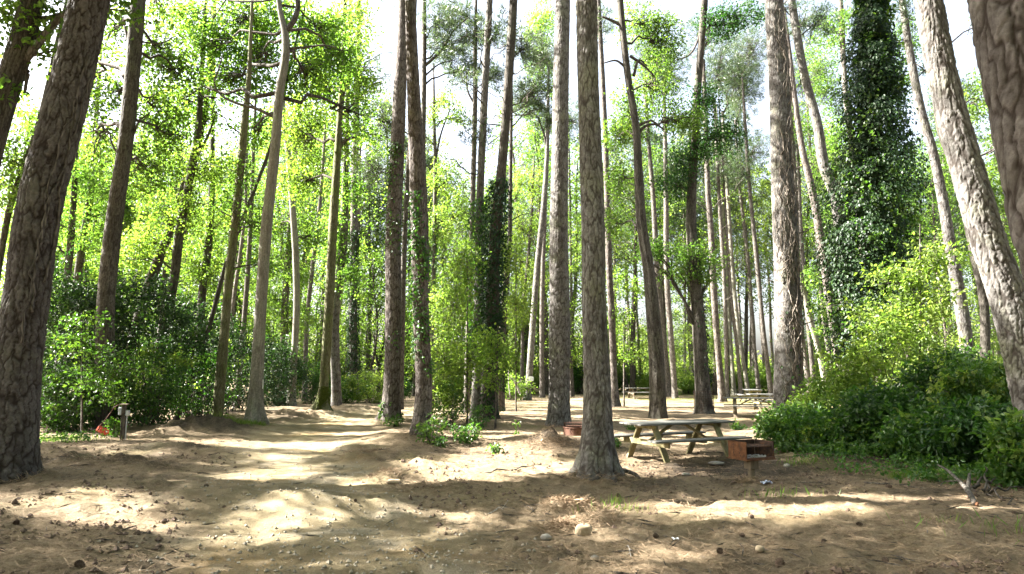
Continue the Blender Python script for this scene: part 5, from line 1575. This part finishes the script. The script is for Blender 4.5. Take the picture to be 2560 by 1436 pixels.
# needle heaps
Vs, qs, kk = [], [], 0
for px, py, rx, ry, n in [(1380, 1112, .7, .45, 2600), (1430, 1266, .32, .16, 1500), (1410, 1308, .25, .13, 1100), (970, 1192, .3, .22, 600), (1060, 1225, .6, .3, 900), (900, 1140, .4, .4, 700), (1500, 1295, .4, .2, 600), (1530, 1205, .5, .3, 700), (270, 1165, 1.3, .4, 900), (1880, 1205, .35, .25, 500), (1490, 1203, .55, .4, 1500), (30, 1203, .6, .4, 1100), (1398, 1066, .7, .5, 900), (1045, 1101, .5, .4, 700), (975, 1058, .6, .5, 700), (1222, 1057, .5, .4, 500), (636, 1064, .5, .4, 500)]:
    x0, y0 = G(px, py)
    x, y = x0 + rng.normal(0, rx * .6, n), y0 + rng.normal(0, ry * .6, n)
    th = rng.uniform(0, 2 * np.pi, n)
    d = np.stack([np.cos(th), np.sin(th), rng.normal(.1, .35, n)], 1)
    Vv, qv = leaf_geo(np.stack([x, y, hgt(x, y) + rng.uniform(.0, .05, n)], 1), d, rand_dir(n) + np.array([0, 0, 1]), rng.uniform(.08, .2, n), 'diamond', .038, 0)
    Vs.append(Vv)
    qs.append(qv + kk)
    kk += len(Vv)
tag(mk('needle_heaps', np.concatenate(Vs), np.concatenate(qs), MATS['fallen_needles'], None, kind='stuff'), 'raked heaps of brown pine needles along the track and fire ring', 'pine straw')
# grit and clods
def grit(name, n, smin, smax, mat, on_road, label, cat, dmax=14):
    Dn = 4.6 + rng.uniform(0, 1, n) ** 1.5 * dmax
    an = rng.uniform(-.78, .78, n)
    x, y = np.tan(an) * Dn, Dn
    rm = road_mask(x, y)
    keep = (rm < .95 + rng.normal(0, .25, n)) if on_road else (rm > .85 + rng.normal(0, .2, n)) & (fbm(x * .9, y * .9, 93, 3) > -.05)
    x, y = x[keep], y[keep]
    m = len(x)
    s = smin + (smax - smin) * rng.uniform(0, 1, m) ** 3
    oc = np.array([[1, 0, 0], [0, 1, 0], [-1, 0, 0], [0, -1, 0], [0, 0, .8], [0, 0, -.8]])
    f = np.array([[0, 1, 4], [1, 2, 4], [2, 3, 4], [3, 0, 4], [1, 0, 5], [2, 1, 5], [3, 2, 5], [0, 3, 5]])
    Vg = oc[None] * s[:, None, None] * rng.uniform(.6, 1.3, (m, 6, 1)) 
    a = rng.uniform(0, 6.28, m)
    c_, s_ = np.cos(a)[:, None], np.sin(a)[:, None]
    Vg = np.stack([Vg[..., 0] * c_ - Vg[..., 1] * s_, Vg[..., 0] * s_ + Vg[..., 1] * c_, Vg[..., 2]], -1)
    Vg = Vg + np.stack([x, y, hgt(x, y) + s * .3], 1)[:, None]
    fg = (np.arange(m)[:, None, None] * 6 + f[None]).reshape(-1, 3)
    tag(mk(name, Vg.reshape(-1, 3), fg, MATS[mat], None, kind='stuff'), label, cat)


grit('gravel', 22000, .004, .028, 'gravel_grain', True, 'small pale gravel strewn over the dirt track', 'gravel')
grit('soil_crumbs', 16000, .006, .035, 'clod', False, 'dark crumbs of soil and bark on the forest floor', 'soil')
grit('bark_chips', 7000, .01, .05, 'cone_scale', False, 'brown bark chips and cone scales among the needles', 'litter', 11)

# small twigs strewn about
n = 5200
Dn = 4.5 + rng.uniform(0, 1, n) ** 1.4 * 17
an = rng.uniform(-.8, .8, n)
x, y = np.tan(an) * Dn, Dn
keep = (road_mask(x, y) > .8) | (rng.uniform(0, 1, n) < .12)
x, y = x[keep], y[keep]
th = rng.uniform(0, 2 * np.pi, len(x))
d = np.stack([np.cos(th), np.sin(th), rng.normal(.03, .10, len(x))], 1)
sz = .05 + .25 * rng.uniform(0, 1, len(x)) ** 3
b0 = np.stack([x, y, hgt(x, y) + .008], 1)
V1, q1 = leaf_geo(b0, d, np.tile([0, 0, 1.], (len(x), 1)), sz, 'diamond', .07, 0)
V2, q2 = leaf_geo(b0, d, np.stack([-d[:, 1], d[:, 0], 0 * th], 1), sz, 'diamond', .07, 0)
tag(mk('twig_litter', np.vstack([V1, V2]), np.vstack([q1, q2 + len(V1)]), MATS['bark_limb'], None, kind='stuff'), 'tiny dark twigs littering the needles and sand', 'litter')

# grass tufts and the low weeds
def grass(name, spots, label, h=.14, mat='grass_blade'):
    Vs, qs, kk, tt = [], [], 0, []
    for px, py, rx, ry, n in spots:
        x0, y0 = G(px, py)
        x, y = x0 + rng.normal(0, rx * .5, n), y0 + rng.normal(0, ry * .5, n)
        d = np.stack([rng.normal(0, .4, n), rng.normal(0, .4, n), np.ones(n)], 1)
        Vv, qv = leaf_geo(np.stack([x, y, hgt(x, y) - .01], 1), d, rand_dir(n) * [1, 1, .1], h * rng.uniform(.4, 1.5, n), 'diamond', .07, 0)
        Vs.append(Vv)
        qs.append(qv + kk)
        kk += len(Vv)
        tt.append(rng.uniform(0, 1, n))
    tag(mk(name, np.concatenate(Vs), np.concatenate(qs), MATS[mat], None, kind='stuff', attrs={'tint': ('FACE', np.concatenate(tt))}), label, 'grass')


grass('grass', [(585, 1072, .7, .35, 700), (640, 1068, .4, .2, 300), (1530, 1250, .2, .1, 40), (1560, 1275, .4, .15, 50), (2240, 1200, .12, .06, 90), (1950, 1245, .6, .2, 70), (2330, 1190, .8, .3, 160),
                (1800, 985, 4, 3, 1800), (1750, 1000, 4, 3, 900), (2050, 985, 4, 4, 1500), (1330, 980, 4, 3, 900), (140, 1104, 1.1, .4, 500), (2480, 1340, .8, .3, 90), (1330, 990, 5, 3, 500), (2000, 1160, .5, .2, 120)],
      'short green grass in thin patches about the clearing')
cc = []
for px, py, rx, ry, n in [(2150, 1150, 1.3, .5, 60), (2300, 1175, 1.2, .5, 70), (2450, 1200, 1.0, .5, 70), (2060, 1135, .8, .4, 40), (130, 1108, 1.1, .4, 50), (2540, 1215, .5, .3, 40), (880, 1000, 2.5, 1.5, 60)]:
    x0, y0 = G(px, py)
    x, y = x0 + rng.normal(0, rx * .6, n), y0 + rng.normal(0, ry * .6, n)
    cc.append(np.stack([x, y, hgt(x, y) + rng.uniform(.04, .22, n)], 1))
tag(foliage('undergrowth', np.concatenate(cc), 16, .16, .07, 'leaf_bush', None, (0, 0, 0), 'ovate', kind='stuff'), 'low leafy weeds spilling out along the feet of the bushes', 'undergrowth')

# ================================================================== STONES, CONES, TWIGS
def stone(px, py, w, hgt_px, label, mat='stone_tan', squash=.75, boxy=0):
    x, y = G(px, py)
    k = scale_at(py, y)
    a, b, c = w / 2 * k, w / 2 * k * squash, hgt_px / 2 * k * 1.1
    nu, nv = 20, 12
    th, ph = np.meshgrid(np.linspace(0, 2 * np.pi, nu, endpoint=False), np.linspace(.05, np.pi - .05, nv))
    X = np.stack([np.sin(ph) * np.cos(th), np.sin(ph) * np.sin(th), np.cos(ph)], -1)
    if boxy:
        X = np.sign(X) * np.abs(X) ** (1 - boxy)
    nz = 1 + .22 * fbm(X[..., 0] * 2 + px, X[..., 1] * 2 + X[..., 2] * 1.7, int(px) % 60, 3)
    X = X * nz[..., None] * np.array([a, b, c])
    z0 = hz(x, y)
    Vv = X.reshape(-1, 3)[::-1].copy() + np.array([x, y, z0 + c * .62])
    o = mk('stone', Vv, [ring_quads(nv, nu)], MATS[mat], None, (x, y, z0), True)
    o.location = (x, y, z0)
    return tag(o, label, 'stone', 'stones lying in the clearing')


stone(1460, 1322, 42, 26, 'squarish tan stone resting against the needle heap in the foreground', boxy=.35)
stone(1365, 1335, 28, 16, 'rounded pale stone left of the squarish tan stone', 'stone_grey')
stone(1587, 1306, 17, 14, 'small round tan stone right of the squarish tan stone')
stone(1487, 1380, 24, 14, 'pale half buried stone below the squarish tan stone', 'stone_grey')
stone(1900, 1392, 24, 16, 'smooth pale stone in the right foreground shade', 'stone_tan')
stone(1937, 1128, 16, 12, 'grey stone beside the low bush right of the grill', 'stone_grey')
stone(1967, 1164, 17, 10, 'flat grey stone on the soil right of the grill', 'stone_grey')
stone(613, 1241, 12, 6, 'small pinkish stone on the dirt track', 'stone_tan')
stone(1357, 1112, 10, 8, 'small pale stone at the foot of the needle pile', 'stone_tan')
stone(1790, 1157, 38, 9, 'flat pale stone in front of the near picnic table', 'stone_grey')
stone(1715, 1186, 22, 7, 'flat light stone between the central pine and the grill', 'stone_grey')
stone(985, 1200, 40, 12, 'half buried tan stone on the bank right of the track', 'stone_tan')


def cone_mesh():
    mb = MB()
    L = .09
    for i in range(7):
        f = i / 6
        z = (f - .5) * L
        r = .036 * math.sin(math.pi * (.12 + .8 * f)) ** .7
        m = 9
        for k in range(m):
            a = 2 * math.pi * (k + .5 * (i % 2)) / m
            d = np.array([math.cos(a), math.sin(a), .35])
            b = np.array([math.cos(a) * r * .3, math.sin(a) * r * .3, z])
            s = np.array([-math.sin(a), math.cos(a), 0]) * r * .36
            tip = b + d * r
            mb.add([b, b + d * r * .6 + s, tip, b + d * r * .6 - s, b + d * r * .5 + np.array([0, 0, -.006])], [[0, 1, 2, 3]], [[0, 1, 4], [1, 2, 4], [2, 3, 4], [3, 0, 4]])
    mb.tube([(0, 0, -.046), (0, 0, .046)], [.012, .006], 6)
    return mb


cones_all = [(200, 1415, 'big'), (1950, 1425, 'big'), (515, 1232), (165, 1305), (40, 1316), (888, 1260), (1330, 1208), (1405, 1205), (1855, 1340), (1940, 1285), (2150, 1330), (2215, 1415), (2310, 1352), (2400, 1380), (1640, 1345), (1990, 1420), (2060, 1360),
         (1060, 1225), (870, 1365), (560, 1265), (300, 1330), (715, 1190), (1120, 1170), (1545, 1230), (1700, 1172), (1730, 1165), (1590, 1148), (2180, 1245), (2225, 1232), (2335, 1268), (2440, 1262), (2540, 1300), (1290, 1350), (1420, 1290), (1800, 1395), (2120, 1290), (430, 1240), (1480, 1255), (1880, 1310), (2280, 1345)]
cones = [c for i, c in enumerate(cones_all) if i < 3 or i % 3]
cm0 = None
for i, cdat in enumerate(cones):
    px, py = cdat[:2]
    x, y = G(px, py)
    z = hz(x, y)
    if cm0 is None:
        c = cone_mesh().build('pine_cone', MATS['cone_scale'])
        cm0 = c
    else:
        c = cm0.copy()
        COL.objects.link(c)
    s = 1.0 if len(cdat) > 2 else rng.uniform(.45, .8)
    c.location = (x, y, z + .028 * s)
    c.rotation_euler = (R(90) + rng.normal(0, .3), rng.uniform(0, 6), rng.uniform(0, 6))
    c.scale = (s, s, s)
    lab = {0: 'large open pine cone near the bottom left of the picture', 1: 'large dark pine cone at the bottom edge right of the middle', 2: 'brown pine cone alone in the shade on the track'}.get(i, 'small brown pine cone lying on the needles and sand')
    tag(c, lab, 'pine cone', 'pine cones on the ground')

tw0 = []
for i, (px0, py0, px1, py1, w, lab) in enumerate([
        (1210, 1188, 1335, 1172, 5, 'long brown stick lying on the sunlit sand left of the central pine'),
        (1355, 1252, 1428, 1234, 5, 'dark forked stick on the needles below the central pine'),
        (1222, 1283, 1270, 1262, 3, 'thin pale stick slanting on the needles left of the heap'),
        (1310, 1264, 1336, 1275, 3, 'short thin twig left of the needle heap'),
        (160, 1252, 205, 1247, 3, 'thin stick on the sunlit needles near the massive pine'),
        (2160, 1205, 2330, 1222, 5, 'long dead branch lying along the edge of the right bushes'),
        (2380, 1200, 2460, 1196, 5, 'thin dark branch at the foot of the right bushes'),
        (1565, 1370, 1580, 1398, 3, 'short pale stick in the foreground shade'),
        (2000, 1208, 2080, 1215, 3, 'thin twig on the soil right of the grill'),
        (1150, 1210, 1180, 1206, 3, 'small twig on the bank right of the track'),
        (1600, 1150, 1660, 1146, 3, 'thin stick on the sand left of the near picnic table')]):
    (x0, y0), (x1, y1) = G(px0, py0), G(px1, py1)
    n = 9
    tt = np.linspace(0, 1, n)
    x, y = x0 + (x1 - x0) * tt, y0 + (y1 - y0) * tt
    L = math.hypot(x1 - x0, y1 - y0)
    y = y + np.cumsum(rng.normal(0, .018 * L, n))
    r = w / 2 * scale_at(py0, y0)
    p = np.stack([x, y, hgt(x, y) + r * .8 + .01], 1)
    mb = MB()
    mb.tube(p, np.linspace(r, r * .5, n), 6)
    for j in range(3):
        kx = rng.integers(2, n - 1)
        e = p[kx] + np.array([rng.normal(0, .15), rng.normal(0, .12), .03]) * L
        e[2] = hz(e[0], e[1]) + .02
        mb.tube(limb_path(p[kx], e, .02, 4), np.linspace(r * .5, r * .25, 4), 5)
    o = mb.build('fallen_stick', MATS['bark_limb'] if 'pale' not in lab else MATS['dead_wood'], None, p[0], True)
    o.location = p[0]
    tag(o, lab, 'stick', 'sticks lying on the ground')

# broken forked branch at the right
def gp(px, py, up=0):
    x, y = G(px, py)
    return np.array([x, y, hz(x, y) + up])


o0 = gp(2438, 1272, .05)
br = thing('fallen_branch', 'thick broken forked branch with a yellow sawn end on the right foreground', 'branch', o0)
mb = MB()
mb.tube(catmull([o0, gp(2425, 1258, .12), gp(2400, 1240, .18), gp(2370, 1222, .26), gp(2347, 1204, .30)], 16), np.linspace(.036, .011, 16), 9)
mb.tube(catmull([gp(2420, 1254, .12), gp(2425, 1245, .2), gp(2428, 1240, .25)], 6), [.028, .027, .026, .025, .023, .02], 8)
mb.tube(catmull([gp(2400, 1240, .18), gp(2360, 1224, .10), gp(2352, 1232, .02)], 8), np.linspace(.012, .005, 8), 6)
mb.build('wood', MATS['bark_far'], br, o0, True)
mb = MB()
mb.tube([o0 + [.01, -.012, -.008], o0 + [.018, -.03, -.014]], [.027, .025], 12)
mb.build('cut_end', MATS['rust_orange'], br, o0)
br = thing('fallen_branch', 'tangle of grey dead branches in front of the bushes at the far right', 'branch', gp(2500, 1250))
mb = MB()
for a, b, u, w in [((2425, 1225), (2475, 1215), .1, .03), ((2460, 1240), (2500, 1220), .12, .02), ((2470, 1235), (2462, 1210), .3, .02), ((2480, 1240), (2560, 1235), .1, .018), ((2475, 1245), (2540, 1275), .04, .016), ((2430, 1230), (2490, 1250), .05, .02), ((2490, 1205), (2420, 1190), .1, .018)]:
    mb.tube(limb_path(gp(*a, .05), gp(*b, u), .02, 7), np.linspace(w, w * .4, 7), 6)
mb.build('wood', MATS['bark_limb'], br, br.location, True)
# root arch beside the central pine
rt = mb = MB()
mb.tube(catmull([gp(1536, 1212, -.03), gp(1540, 1200, .10), gp(1556, 1188, .15), gp(1590, 1192, .05), gp(1600, 1196, -.02)], 16), np.linspace(.05, .03, 16), 8)
mb.tube(catmull([gp(1490, 1210, -.02), gp(1505, 1207, .04), gp(1520, 1208, -.02)], 8), np.linspace(.025, .02, 8), 6)
mb.build('root', MATS['bark_limb'], T26['root'], T26['root'].location, True)
# logs and the bleached dead sapling in the far gap
for px0, py0, px1, py1, rr, lab in [(1236, 978, 1262, 974, .16, 'pale fallen log behind the slim grey trunk near the ivy tangle'), (1258, 989, 1275, 984, .14, 'sunlit cut log right of the slim grey trunk near the ivy tangle'), (1238, 990, 1252, 992, .12, 'short log at the left foot of the slim grey trunk')]:
    a, b = gp(px0, py0, rr), gp(px1, py1, rr)
    mb = MB()
    mb.tube([a, a * .5 + b * .5, b], [rr, rr * .96, rr * .9], 14)
    o = mb.build('fallen_log', MATS['dead_wood'], None, a, True)
    o.location = a
    tag(o, lab, 'log', 'logs in the far gap')
Dd_ = 42
ds = thing('dead_sapling', 'bleached bare dead sapling bent over in the far gap right of the ivy tangle', 'dead tree', (P(1300, 980, Dd_)[0], Dd_, hz(P(1300, 980, Dd_)[0], Dd_)))
mb = MB()
Q = lambda a, b: P(a, b, Dd_)
mb.tube(catmull([Q(1300, 985), Q(1292, 966), Q(1286, 956), Q(1281, 946), Q(1272, 945)], 14), np.linspace(.07, .03, 14), 7)
mb.tube([Q(1290, 962), Q(1297, 955), Q(1303, 952)], [.04, .03, .02], 6)
mb.tube(catmull([Q(1276, 996), Q(1272, 960), Q(1271, 925)], 8), np.linspace(.045, .02, 8), 6)
mb.tube([Q(1281, 947), Q(1274, 950)], [.025, .012], 5)
mb.build('wood', MATS['dead_wood'], ds, ds.location, True)

# litter
def scrap(px, py, w, label, mat):
    x, y = G(px, py)
    z = hz(x, y)
    n = 9
    u, v = np.meshgrid(np.linspace(-.5, .5, n), np.linspace(-.5, .5, n))
    zz = .3 * fbm(u * 4 + px, v * 4, 7, 3) + .15
    Vv = np.stack([u * w, v * w * .7, np.abs(zz) * w + .012], -1).reshape(-1, 3)
    i, j = np.meshgrid(np.arange(n - 1), np.arange(n - 1), indexing='ij')
    a = (i * n + j).ravel()
    q = np.stack([a, a + 1, a + n + 1, a + n], 1)
    o = mk('paper_scrap', np.vstack([Vv, Vv - [0, 0, .004]]), np.vstack([q, q[:, ::-1] + n * n]), MATS[mat], None)
    o.location = (x, y, z)
    tag(o, label, 'litter')


scrap(1917, 1212, .16, 'crumpled blue and white wrapper on the ground right of the grill post', 'paper_blue')
scrap(1688, 1350, .07, 'small crumpled white paper scrap in the foreground shade', 'paper')
scrap(1485, 1000 + 15, .3, 'crumpled pale scrap far off on the ground right of the central pine', 'paper')

# ================================================================== PICNIC TABLES
def picnic_table(x, y, rz, label, weathered='wood_grey', frame='wood_treated', L=2.4, group='picnic tables in the clearing'):
    z0 = hz(x, y)
    root = thing('picnic_table', label, 'picnic table', (x, y, z0), rz, group)
    mb = MB()
    pw = .142
    for i in range(5):
        yy = (i - 2) * (pw + .012)
        j = rng.normal(0, .008)
        mb.box((j, yy, .74 + rng.normal(0, .0015)), (L, pw, .038))
    mb.build('tabletop', MATS[weathered], root)
    for s in (-1, 1):
        mb = MB()
        for i in range(2):
            yy = s * (.70 + (i - .5) * .147)
            mb.box((rng.normal(0, .008), yy, .445 + rng.normal(0, .0015)), (L, .138, .038))
        mb.build('bench', MATS[weathered], root)
    for ex in (-1, 1):
        X = ex * (L / 2 - .42)
        for s in (-1, 1):
            mb = MB()
            mb.beam((X, s * .22, .722), (X, s * .66, -.03), .044, .135, (1, 0, 0))
            mb.build('leg', MATS[frame], root)
        mb = MB()
        mb.box((X + ex * .045, 0, .37), (.04, 1.52, .11))
        mb.build('seat_support', MATS[frame], root)
        mb = MB()
        mb.box((X + ex * .045, 0, .682), (.04, .70, .075))
        mb.build('cleat', MATS[frame], root)
        mb = MB()
        mb.beam((X - ex * .03, 0, .38), (ex * .14, 0, .715), .04, .085, (0, 1, 0))
        mb.build('brace', MATS[frame], root)
    mb = MB()
    mb.box((0, 0, .7), (.04, .68, .04))
    for s in (-1, 1):
        mb.box((0, s * .70, .405), (.10, .25, .036))
    mb.build('centre_cleat', MATS[frame], root)
    return root


picnic_table(3.44, 14.25, R(25), 'weathered grey picnic table with greenish legs near the grill', group='picnic tables in the clearing')
picnic_table(P(1888, 990, 27)[0], 27, R(-17), 'grey picnic table just left of the vine wrapped pine', 'wood_grey', 'wood_post')
picnic_table(P(1950, 985, 32)[0], 32, R(-6), 'picnic table half hidden behind the vine wrapped pine', 'wood_grey', 'wood_treated', 2.9)
picnic_table(P(1881, 970, 41)[0], 41, R(80), 'small end on picnic table behind the table left of the vine wrapped pine', 'wood_grey', 'wood_treated')
picnic_table(P(1605, 970, 48)[0], 48, R(10), 'tiny distant picnic table left of the grey maple', 'wood_grey', 'wood_post')
picnic_table(P(2062, 970, 47)[0], 47, R(20), 'dark distant picnic table right of the vine wrapped pine', 'wood_post', 'wood_post')

# ================================================================== GRILL
gx0, gy0 = G(1880, 1200)
gz0 = hz(gx0, gy0)
gr = thing('park_grill', 'rusty box shaped charcoal grill on a thick post in front of the bushes', 'grill', (gx0, gy0, gz0), R(24))
mb = MB()
zz = np.linspace(-.1, .30, 10)
mb.tube(np.stack([rng.normal(0, .002, 10), rng.normal(0, .002, 10), zz], 1), .056 + rng.normal(0, .002, 10), 20)
mb.build('post', MATS['wood_post'], gr, smooth=True)
mb = MB()
mb.box((0, 0, .27), (.165, .165, .15))
mb.build('sleeve', MATS['wood_post'], gr)
W, Dp, Hh, t_ = .56, .42, .27, .010
zb = .36
mb = MB()
mb.box((0, 0, zb), (W + .05, Dp + .05, .014))
mb.build('floor_plate', MATS['rust_orange'], gr)
mb = MB()
mb.box((0, Dp / 2, zb + .008 + Hh / 2), (W, t_, Hh))
mb.build('back_panel', MATS['rust_dark'], gr)
for s in (-1, 1):
    mb = MB()
    mb.box((s * W / 2, -t_ / 2, zb + .008 + Hh / 2), (t_, Dp - t_, Hh))
    mb.box((s * (W / 2 + .004), -Dp / 2 + .012, zb + .010 + Hh / 2), (t_ + .012, .03, Hh + .006))
    sd = mb.build('side_panel', MATS['rust_orange' if s < 0 else 'rust_dark'], gr)
    mb = MB()
    for cx in (-.07, .07):                       # notched slots for the grate
        for k in range(5):
            mb.box((s * (W / 2 + .0055), cx + (.010 if k % 2 else 0), zb + .06 + k * .042), (.004, .014, .03), None, .001)
            mb.box((s * (W / 2 - .0055), cx + (.010 if k % 2 else 0), zb + .06 + k * .042), (.004, .014, .03), None, .001)
    mb.build('grate_slot', MATS['rust_dark'], sd)
mb = MB()
mb.box((0, -Dp / 2 - .006, zb + .022), (W + .03, .012, .03))
mb.build('front_lip', MATS['rust_brown'], gr)
mb = MB()
for k in range(15):
    mb.tube([(-W / 2 + .03 + k * (W - .06) / 14, -Dp / 2 + .04, zb + .205), (-W / 2 + .03 + k * (W - .06) / 14, Dp / 2 - .02, zb + .205)], .005, 6)
for yy in (-Dp / 2 + .04, Dp / 2 - .025):
    mb.tube([(-W / 2 + .012, yy, zb + .198), (W / 2 - .012, yy, zb + .198)], .007, 6)
mb.build('grate', MATS['rust_dark'], gr)
mb = MB()
for k in range(60):
    p = np.array([rng.uniform(-.22, .24), rng.uniform(-.15, .15), zb + .015 + rng.uniform(0, .02)])
    mb.box(p, rng.uniform(.012, .045, 3), None, .004)
mb.build('ashes', MATS['ash'], gr)

# ================================================================== FIRE RING
def fire_ring(px, py, dia, h, label, rzz):
    x, y = G(px, py)
    z0 = hz(x, y)
    root = thing('fire_ring', label, 'fire ring', (x, y, z0), rzz, 'iron fire rings')
    mb = MB()
    n = 40
    th = np.linspace(0, 2 * np.pi, n, endpoint=False)
    prof = [(dia / 2 * .93, -.06), (dia / 2 * .97, h * .5), (dia / 2, h), (dia / 2 + .018, h + .004), (dia / 2 + .018, h - .014), (dia / 2 + .006, h - .014),
            ]
    prof_in = [(dia / 2 - .012, h - .003), (dia / 2 * .97 - .010, h * .5), (dia / 2 * .93 - .010, -.06)]
    rows = prof[:1] + prof[1:2] + [(dia / 2 + .004, h - .016)] + [(dia / 2 + .020, h - .016), (dia / 2 + .020, h + .004)] + prof_in
    Vv = np.concatenate([np.stack([r * np.cos(th), r * np.sin(th), np.full(n, zz_)], 1) for r, zz_ in rows])
    mb.add(Vv, ring_quads(len(rows), n))
    mb.build('ring', MATS['rust_brown'], root, smooth=False)
    mb = MB()
    for k in range(17):
        xx = (k - 8) * .044
        yl = math.sqrt(max(.02, (dia / 2 - .03) ** 2 - xx * xx))
        mb.tube([(xx, -yl * .5, h + .02), (xx, yl * .95, h + .10)], .007, 6)
    for f in (-.42, .3, .9):
        mb.tube([(-.36, f * dia * .36, h + .018 + (f + .5) * .055), (.36, f * dia * .36, h + .018 + (f + .5) * .055)], .008, 6)
    g = mb.build('grate', MATS['rust_brown'], root)
    mb = MB()
    mb.tube(catmull([(-dia / 2 - .10, -.12, h + .05), (-dia / 2 - .02, -.13, h + .02), (.1, -.14, h + .012), (dia / 2 + .02, -.12, h + .02)], 12), .009, 6)
    mb.build('grate_handle', MATS['rust_dark'], g)
    for s in (-1, 1):
        mb = MB()
        mb.box((s * dia * .40, dia * .26, h + .05), (.05, .02, .11))
        mb.build('bracket', MATS['rust_dark'], root)
    mb = MB()
    mb.tube(catmull([(-dia * .36, -dia * .36, h * .95), (-dia * .34, -dia * .42, h * .6), (-dia * .30, -dia * .40, h * .35)], 8), .010, 6)
    mb.build('side_hook', MATS['rust_dark'], root)
    return root


fire_ring(1446, 1092, .84, .25, 'rusty brown fire ring with a grate, half behind the central pine', R(6))
fire_ring(1578, 979, .9, .35, 'tiny distant fire ring left of the distant picnic table', 0)

# ================================================================== UTILITY POST, RED TOOL, PLATES
DU = 18.1
ux, uz0 = P(306, 1088, DU)[0], None
uz0 = hz(ux, DU)
up = thing('utility_post', 'short wooden post carrying two grey electrical boxes by the left thicket', 'utility post', (ux, DU, uz0), R(12))
mb = MB()
mb.box((0, 0, .42), (.095, .095, 1.0))
mb.build('post', MATS['bark_limb'], up)
mb = MB()
mb.box((0, 0, .935), (.19, .15, .028))
mb.build('cap', MATS['wood_post'], up)
for s, zc, hh_, w_ in ((-1, .76, .20, .075), (1, .71, .14, .085)):
    mb = MB()
    mb.box((s * (.0475 + w_ / 2 + .002), 0, zc), (w_, .10, hh_), None, .01)
    bx = mb.build('electrical_box', MATS['metal_grey'], up)
    mb = MB()
    mb.box((s * (.0475 + w_ / 2 + .002), -.054, zc), (w_ * .8, .008, hh_ * .85), None, .003)
    mb.build('lid', MATS['metal_grey'], bx)
mb = MB()
mb.tube([(.075, 0, -.05), (.075, 0, .64)], .017, 10)
mb.build('conduit', MATS['metal_grey'], up)

DR = 18.0
rx0 = P(256, 1086, DR)[0]
rz0 = hz(rx0, DR)
rd = thing('red_scoop', 'orange red metal scoop with a long handle leaning beside the utility post', 'tool', (rx0, DR, rz0))
base = np.array([rx0, DR, rz0])
Q = lambda a, b, dy=0: P(a, b, DR + dy) + np.array([0, 0, rz0])
mb = MB()
mb.tube(catmull([Q(248, 1068), Q(262, 1052), Q(276, 1034), Q(284, 1022), Q(297, 1014)], 14), .013, 8)
mb.build('handle', MATS['rust_brown'], rd, base, True)
mb = MB()
mb.beam(Q(248, 1067), Q(272, 1080), .02, .05)
mb.beam(Q(241, 1078), Q(264, 1090), .02, .03)
mb.beam(Q(248, 1068), Q(241, 1079, .05), .02, .05)
mb.beam(Q(259, 1074), Q(252, 1089), .018, .02)
mb.box((Q(241, 1080) + Q(266, 1086)) / 2 + [0, .1, 0], (.26, .02, .11), [[.9, 0, .44], [0, 1, 0], [-.44, 0, .9]])
mb.build('blade', MATS['paint_red'], rd, base)

c, r = trunk_at(T9, P(650, 960, T9['D'])[2])
pl_ = thing('marker_plate', 'narrow white plate fixed to the side of the pale grey maple', 'sign', (c[0] + r + .012, c[1] - .05, c[2]))
mb = MB()
mb.box((0, 0, 0), (.02, .14, .30), [[.9, -.43, 0], [.43, .9, 0], [0, 0, 1]], .003)
mb.build('plate', MATS['paint_white'], pl_)
mb = MB()
mb.box((-.012, .02, 0), (.014, .10, .22), [[.9, -.43, 0], [.43, .9, 0], [0, 0, 1]], .003)
mb.build('backing', MATS['rust_dark'], pl_)
tr = TREES['t23']
c, r = trunk_at(tr, P(1328, 947, tr['D'])[2])
pl_ = thing('notice', 'small white paper notice nailed to the slim leaning pine in the far gap', 'sign', (P(1328, 947, tr['D'])[0], c[1] - r - .03, c[2]))
mb = MB()
mb.box((0, 0, 0), (.30, .02, .27), None, .004)
mb.build('sheet', MATS['paint_white'], pl_)

# ================================================================== LIGHT, SKY, CAMERA
w = bpy.data.worlds.new('World')
scn.world = w
w.use_nodes = True
nt = w.node_tree
sky = nt.nodes.new('ShaderNodeTexSky')
sky.sky_type = 'NISHITA'
sky.sun_disc = False
sky.sun_elevation = SUN_EL
sky.sun_rotation = math.atan2(SUNV[0], SUNV[1])
sky.altitude = 10
sky.air_density = 1.0
sky.dust_density = 5.0
sky.ozone_density = 1.0
hs_ = nt.nodes.new('ShaderNodeHueSaturation')
hs_.inputs['Saturation'].default_value = .6
nt.links.new(sky.outputs[0], hs_.inputs['Color'])
nt.links.new(hs_.outputs[0], nt.nodes['Background'].inputs['Color'])
nt.nodes['Background'].inputs['Strength'].default_value = .05
sl = bpy.data.lights.new('sun', 'SUN')
sl.energy = 5.0
sl.angle = R(.55)
sl.color = (1.0, .965, .90)
so = bpy.data.objects.new('sun', sl)
COL.objects.link(so)
so.rotation_euler = Vector((-SUNV).tolist()).to_track_quat('-Z', 'Y').to_euler()
so.location = (-30, 10, 40)

cam = bpy.data.cameras.new('camera')
cam.sensor_width = 36
cam.lens = 36 * F / 2560
cam.clip_start = .05
cam.clip_end = 3000
co = bpy.data.objects.new('camera', cam)
COL.objects.link(co)
co.location = (0, 0, CAMZ)
co.rotation_euler = (R(90) + PITCH, 0, 0)
scn.camera = co

vs = scn.view_settings
vs.view_transform = 'Standard'
vs.look = 'None'
vs.gamma = 1
vs.use_curve_mapping = False
vs.exposure = 3.7
cy = scn.cycles
cy.max_bounces = 7
cy.diffuse_bounces = 4
cy.transmission_bounces = 5
cy.glossy_bounces = 2
cy.use_denoising = True
cy.caustics_reflective = False
cy.caustics_refractive = False
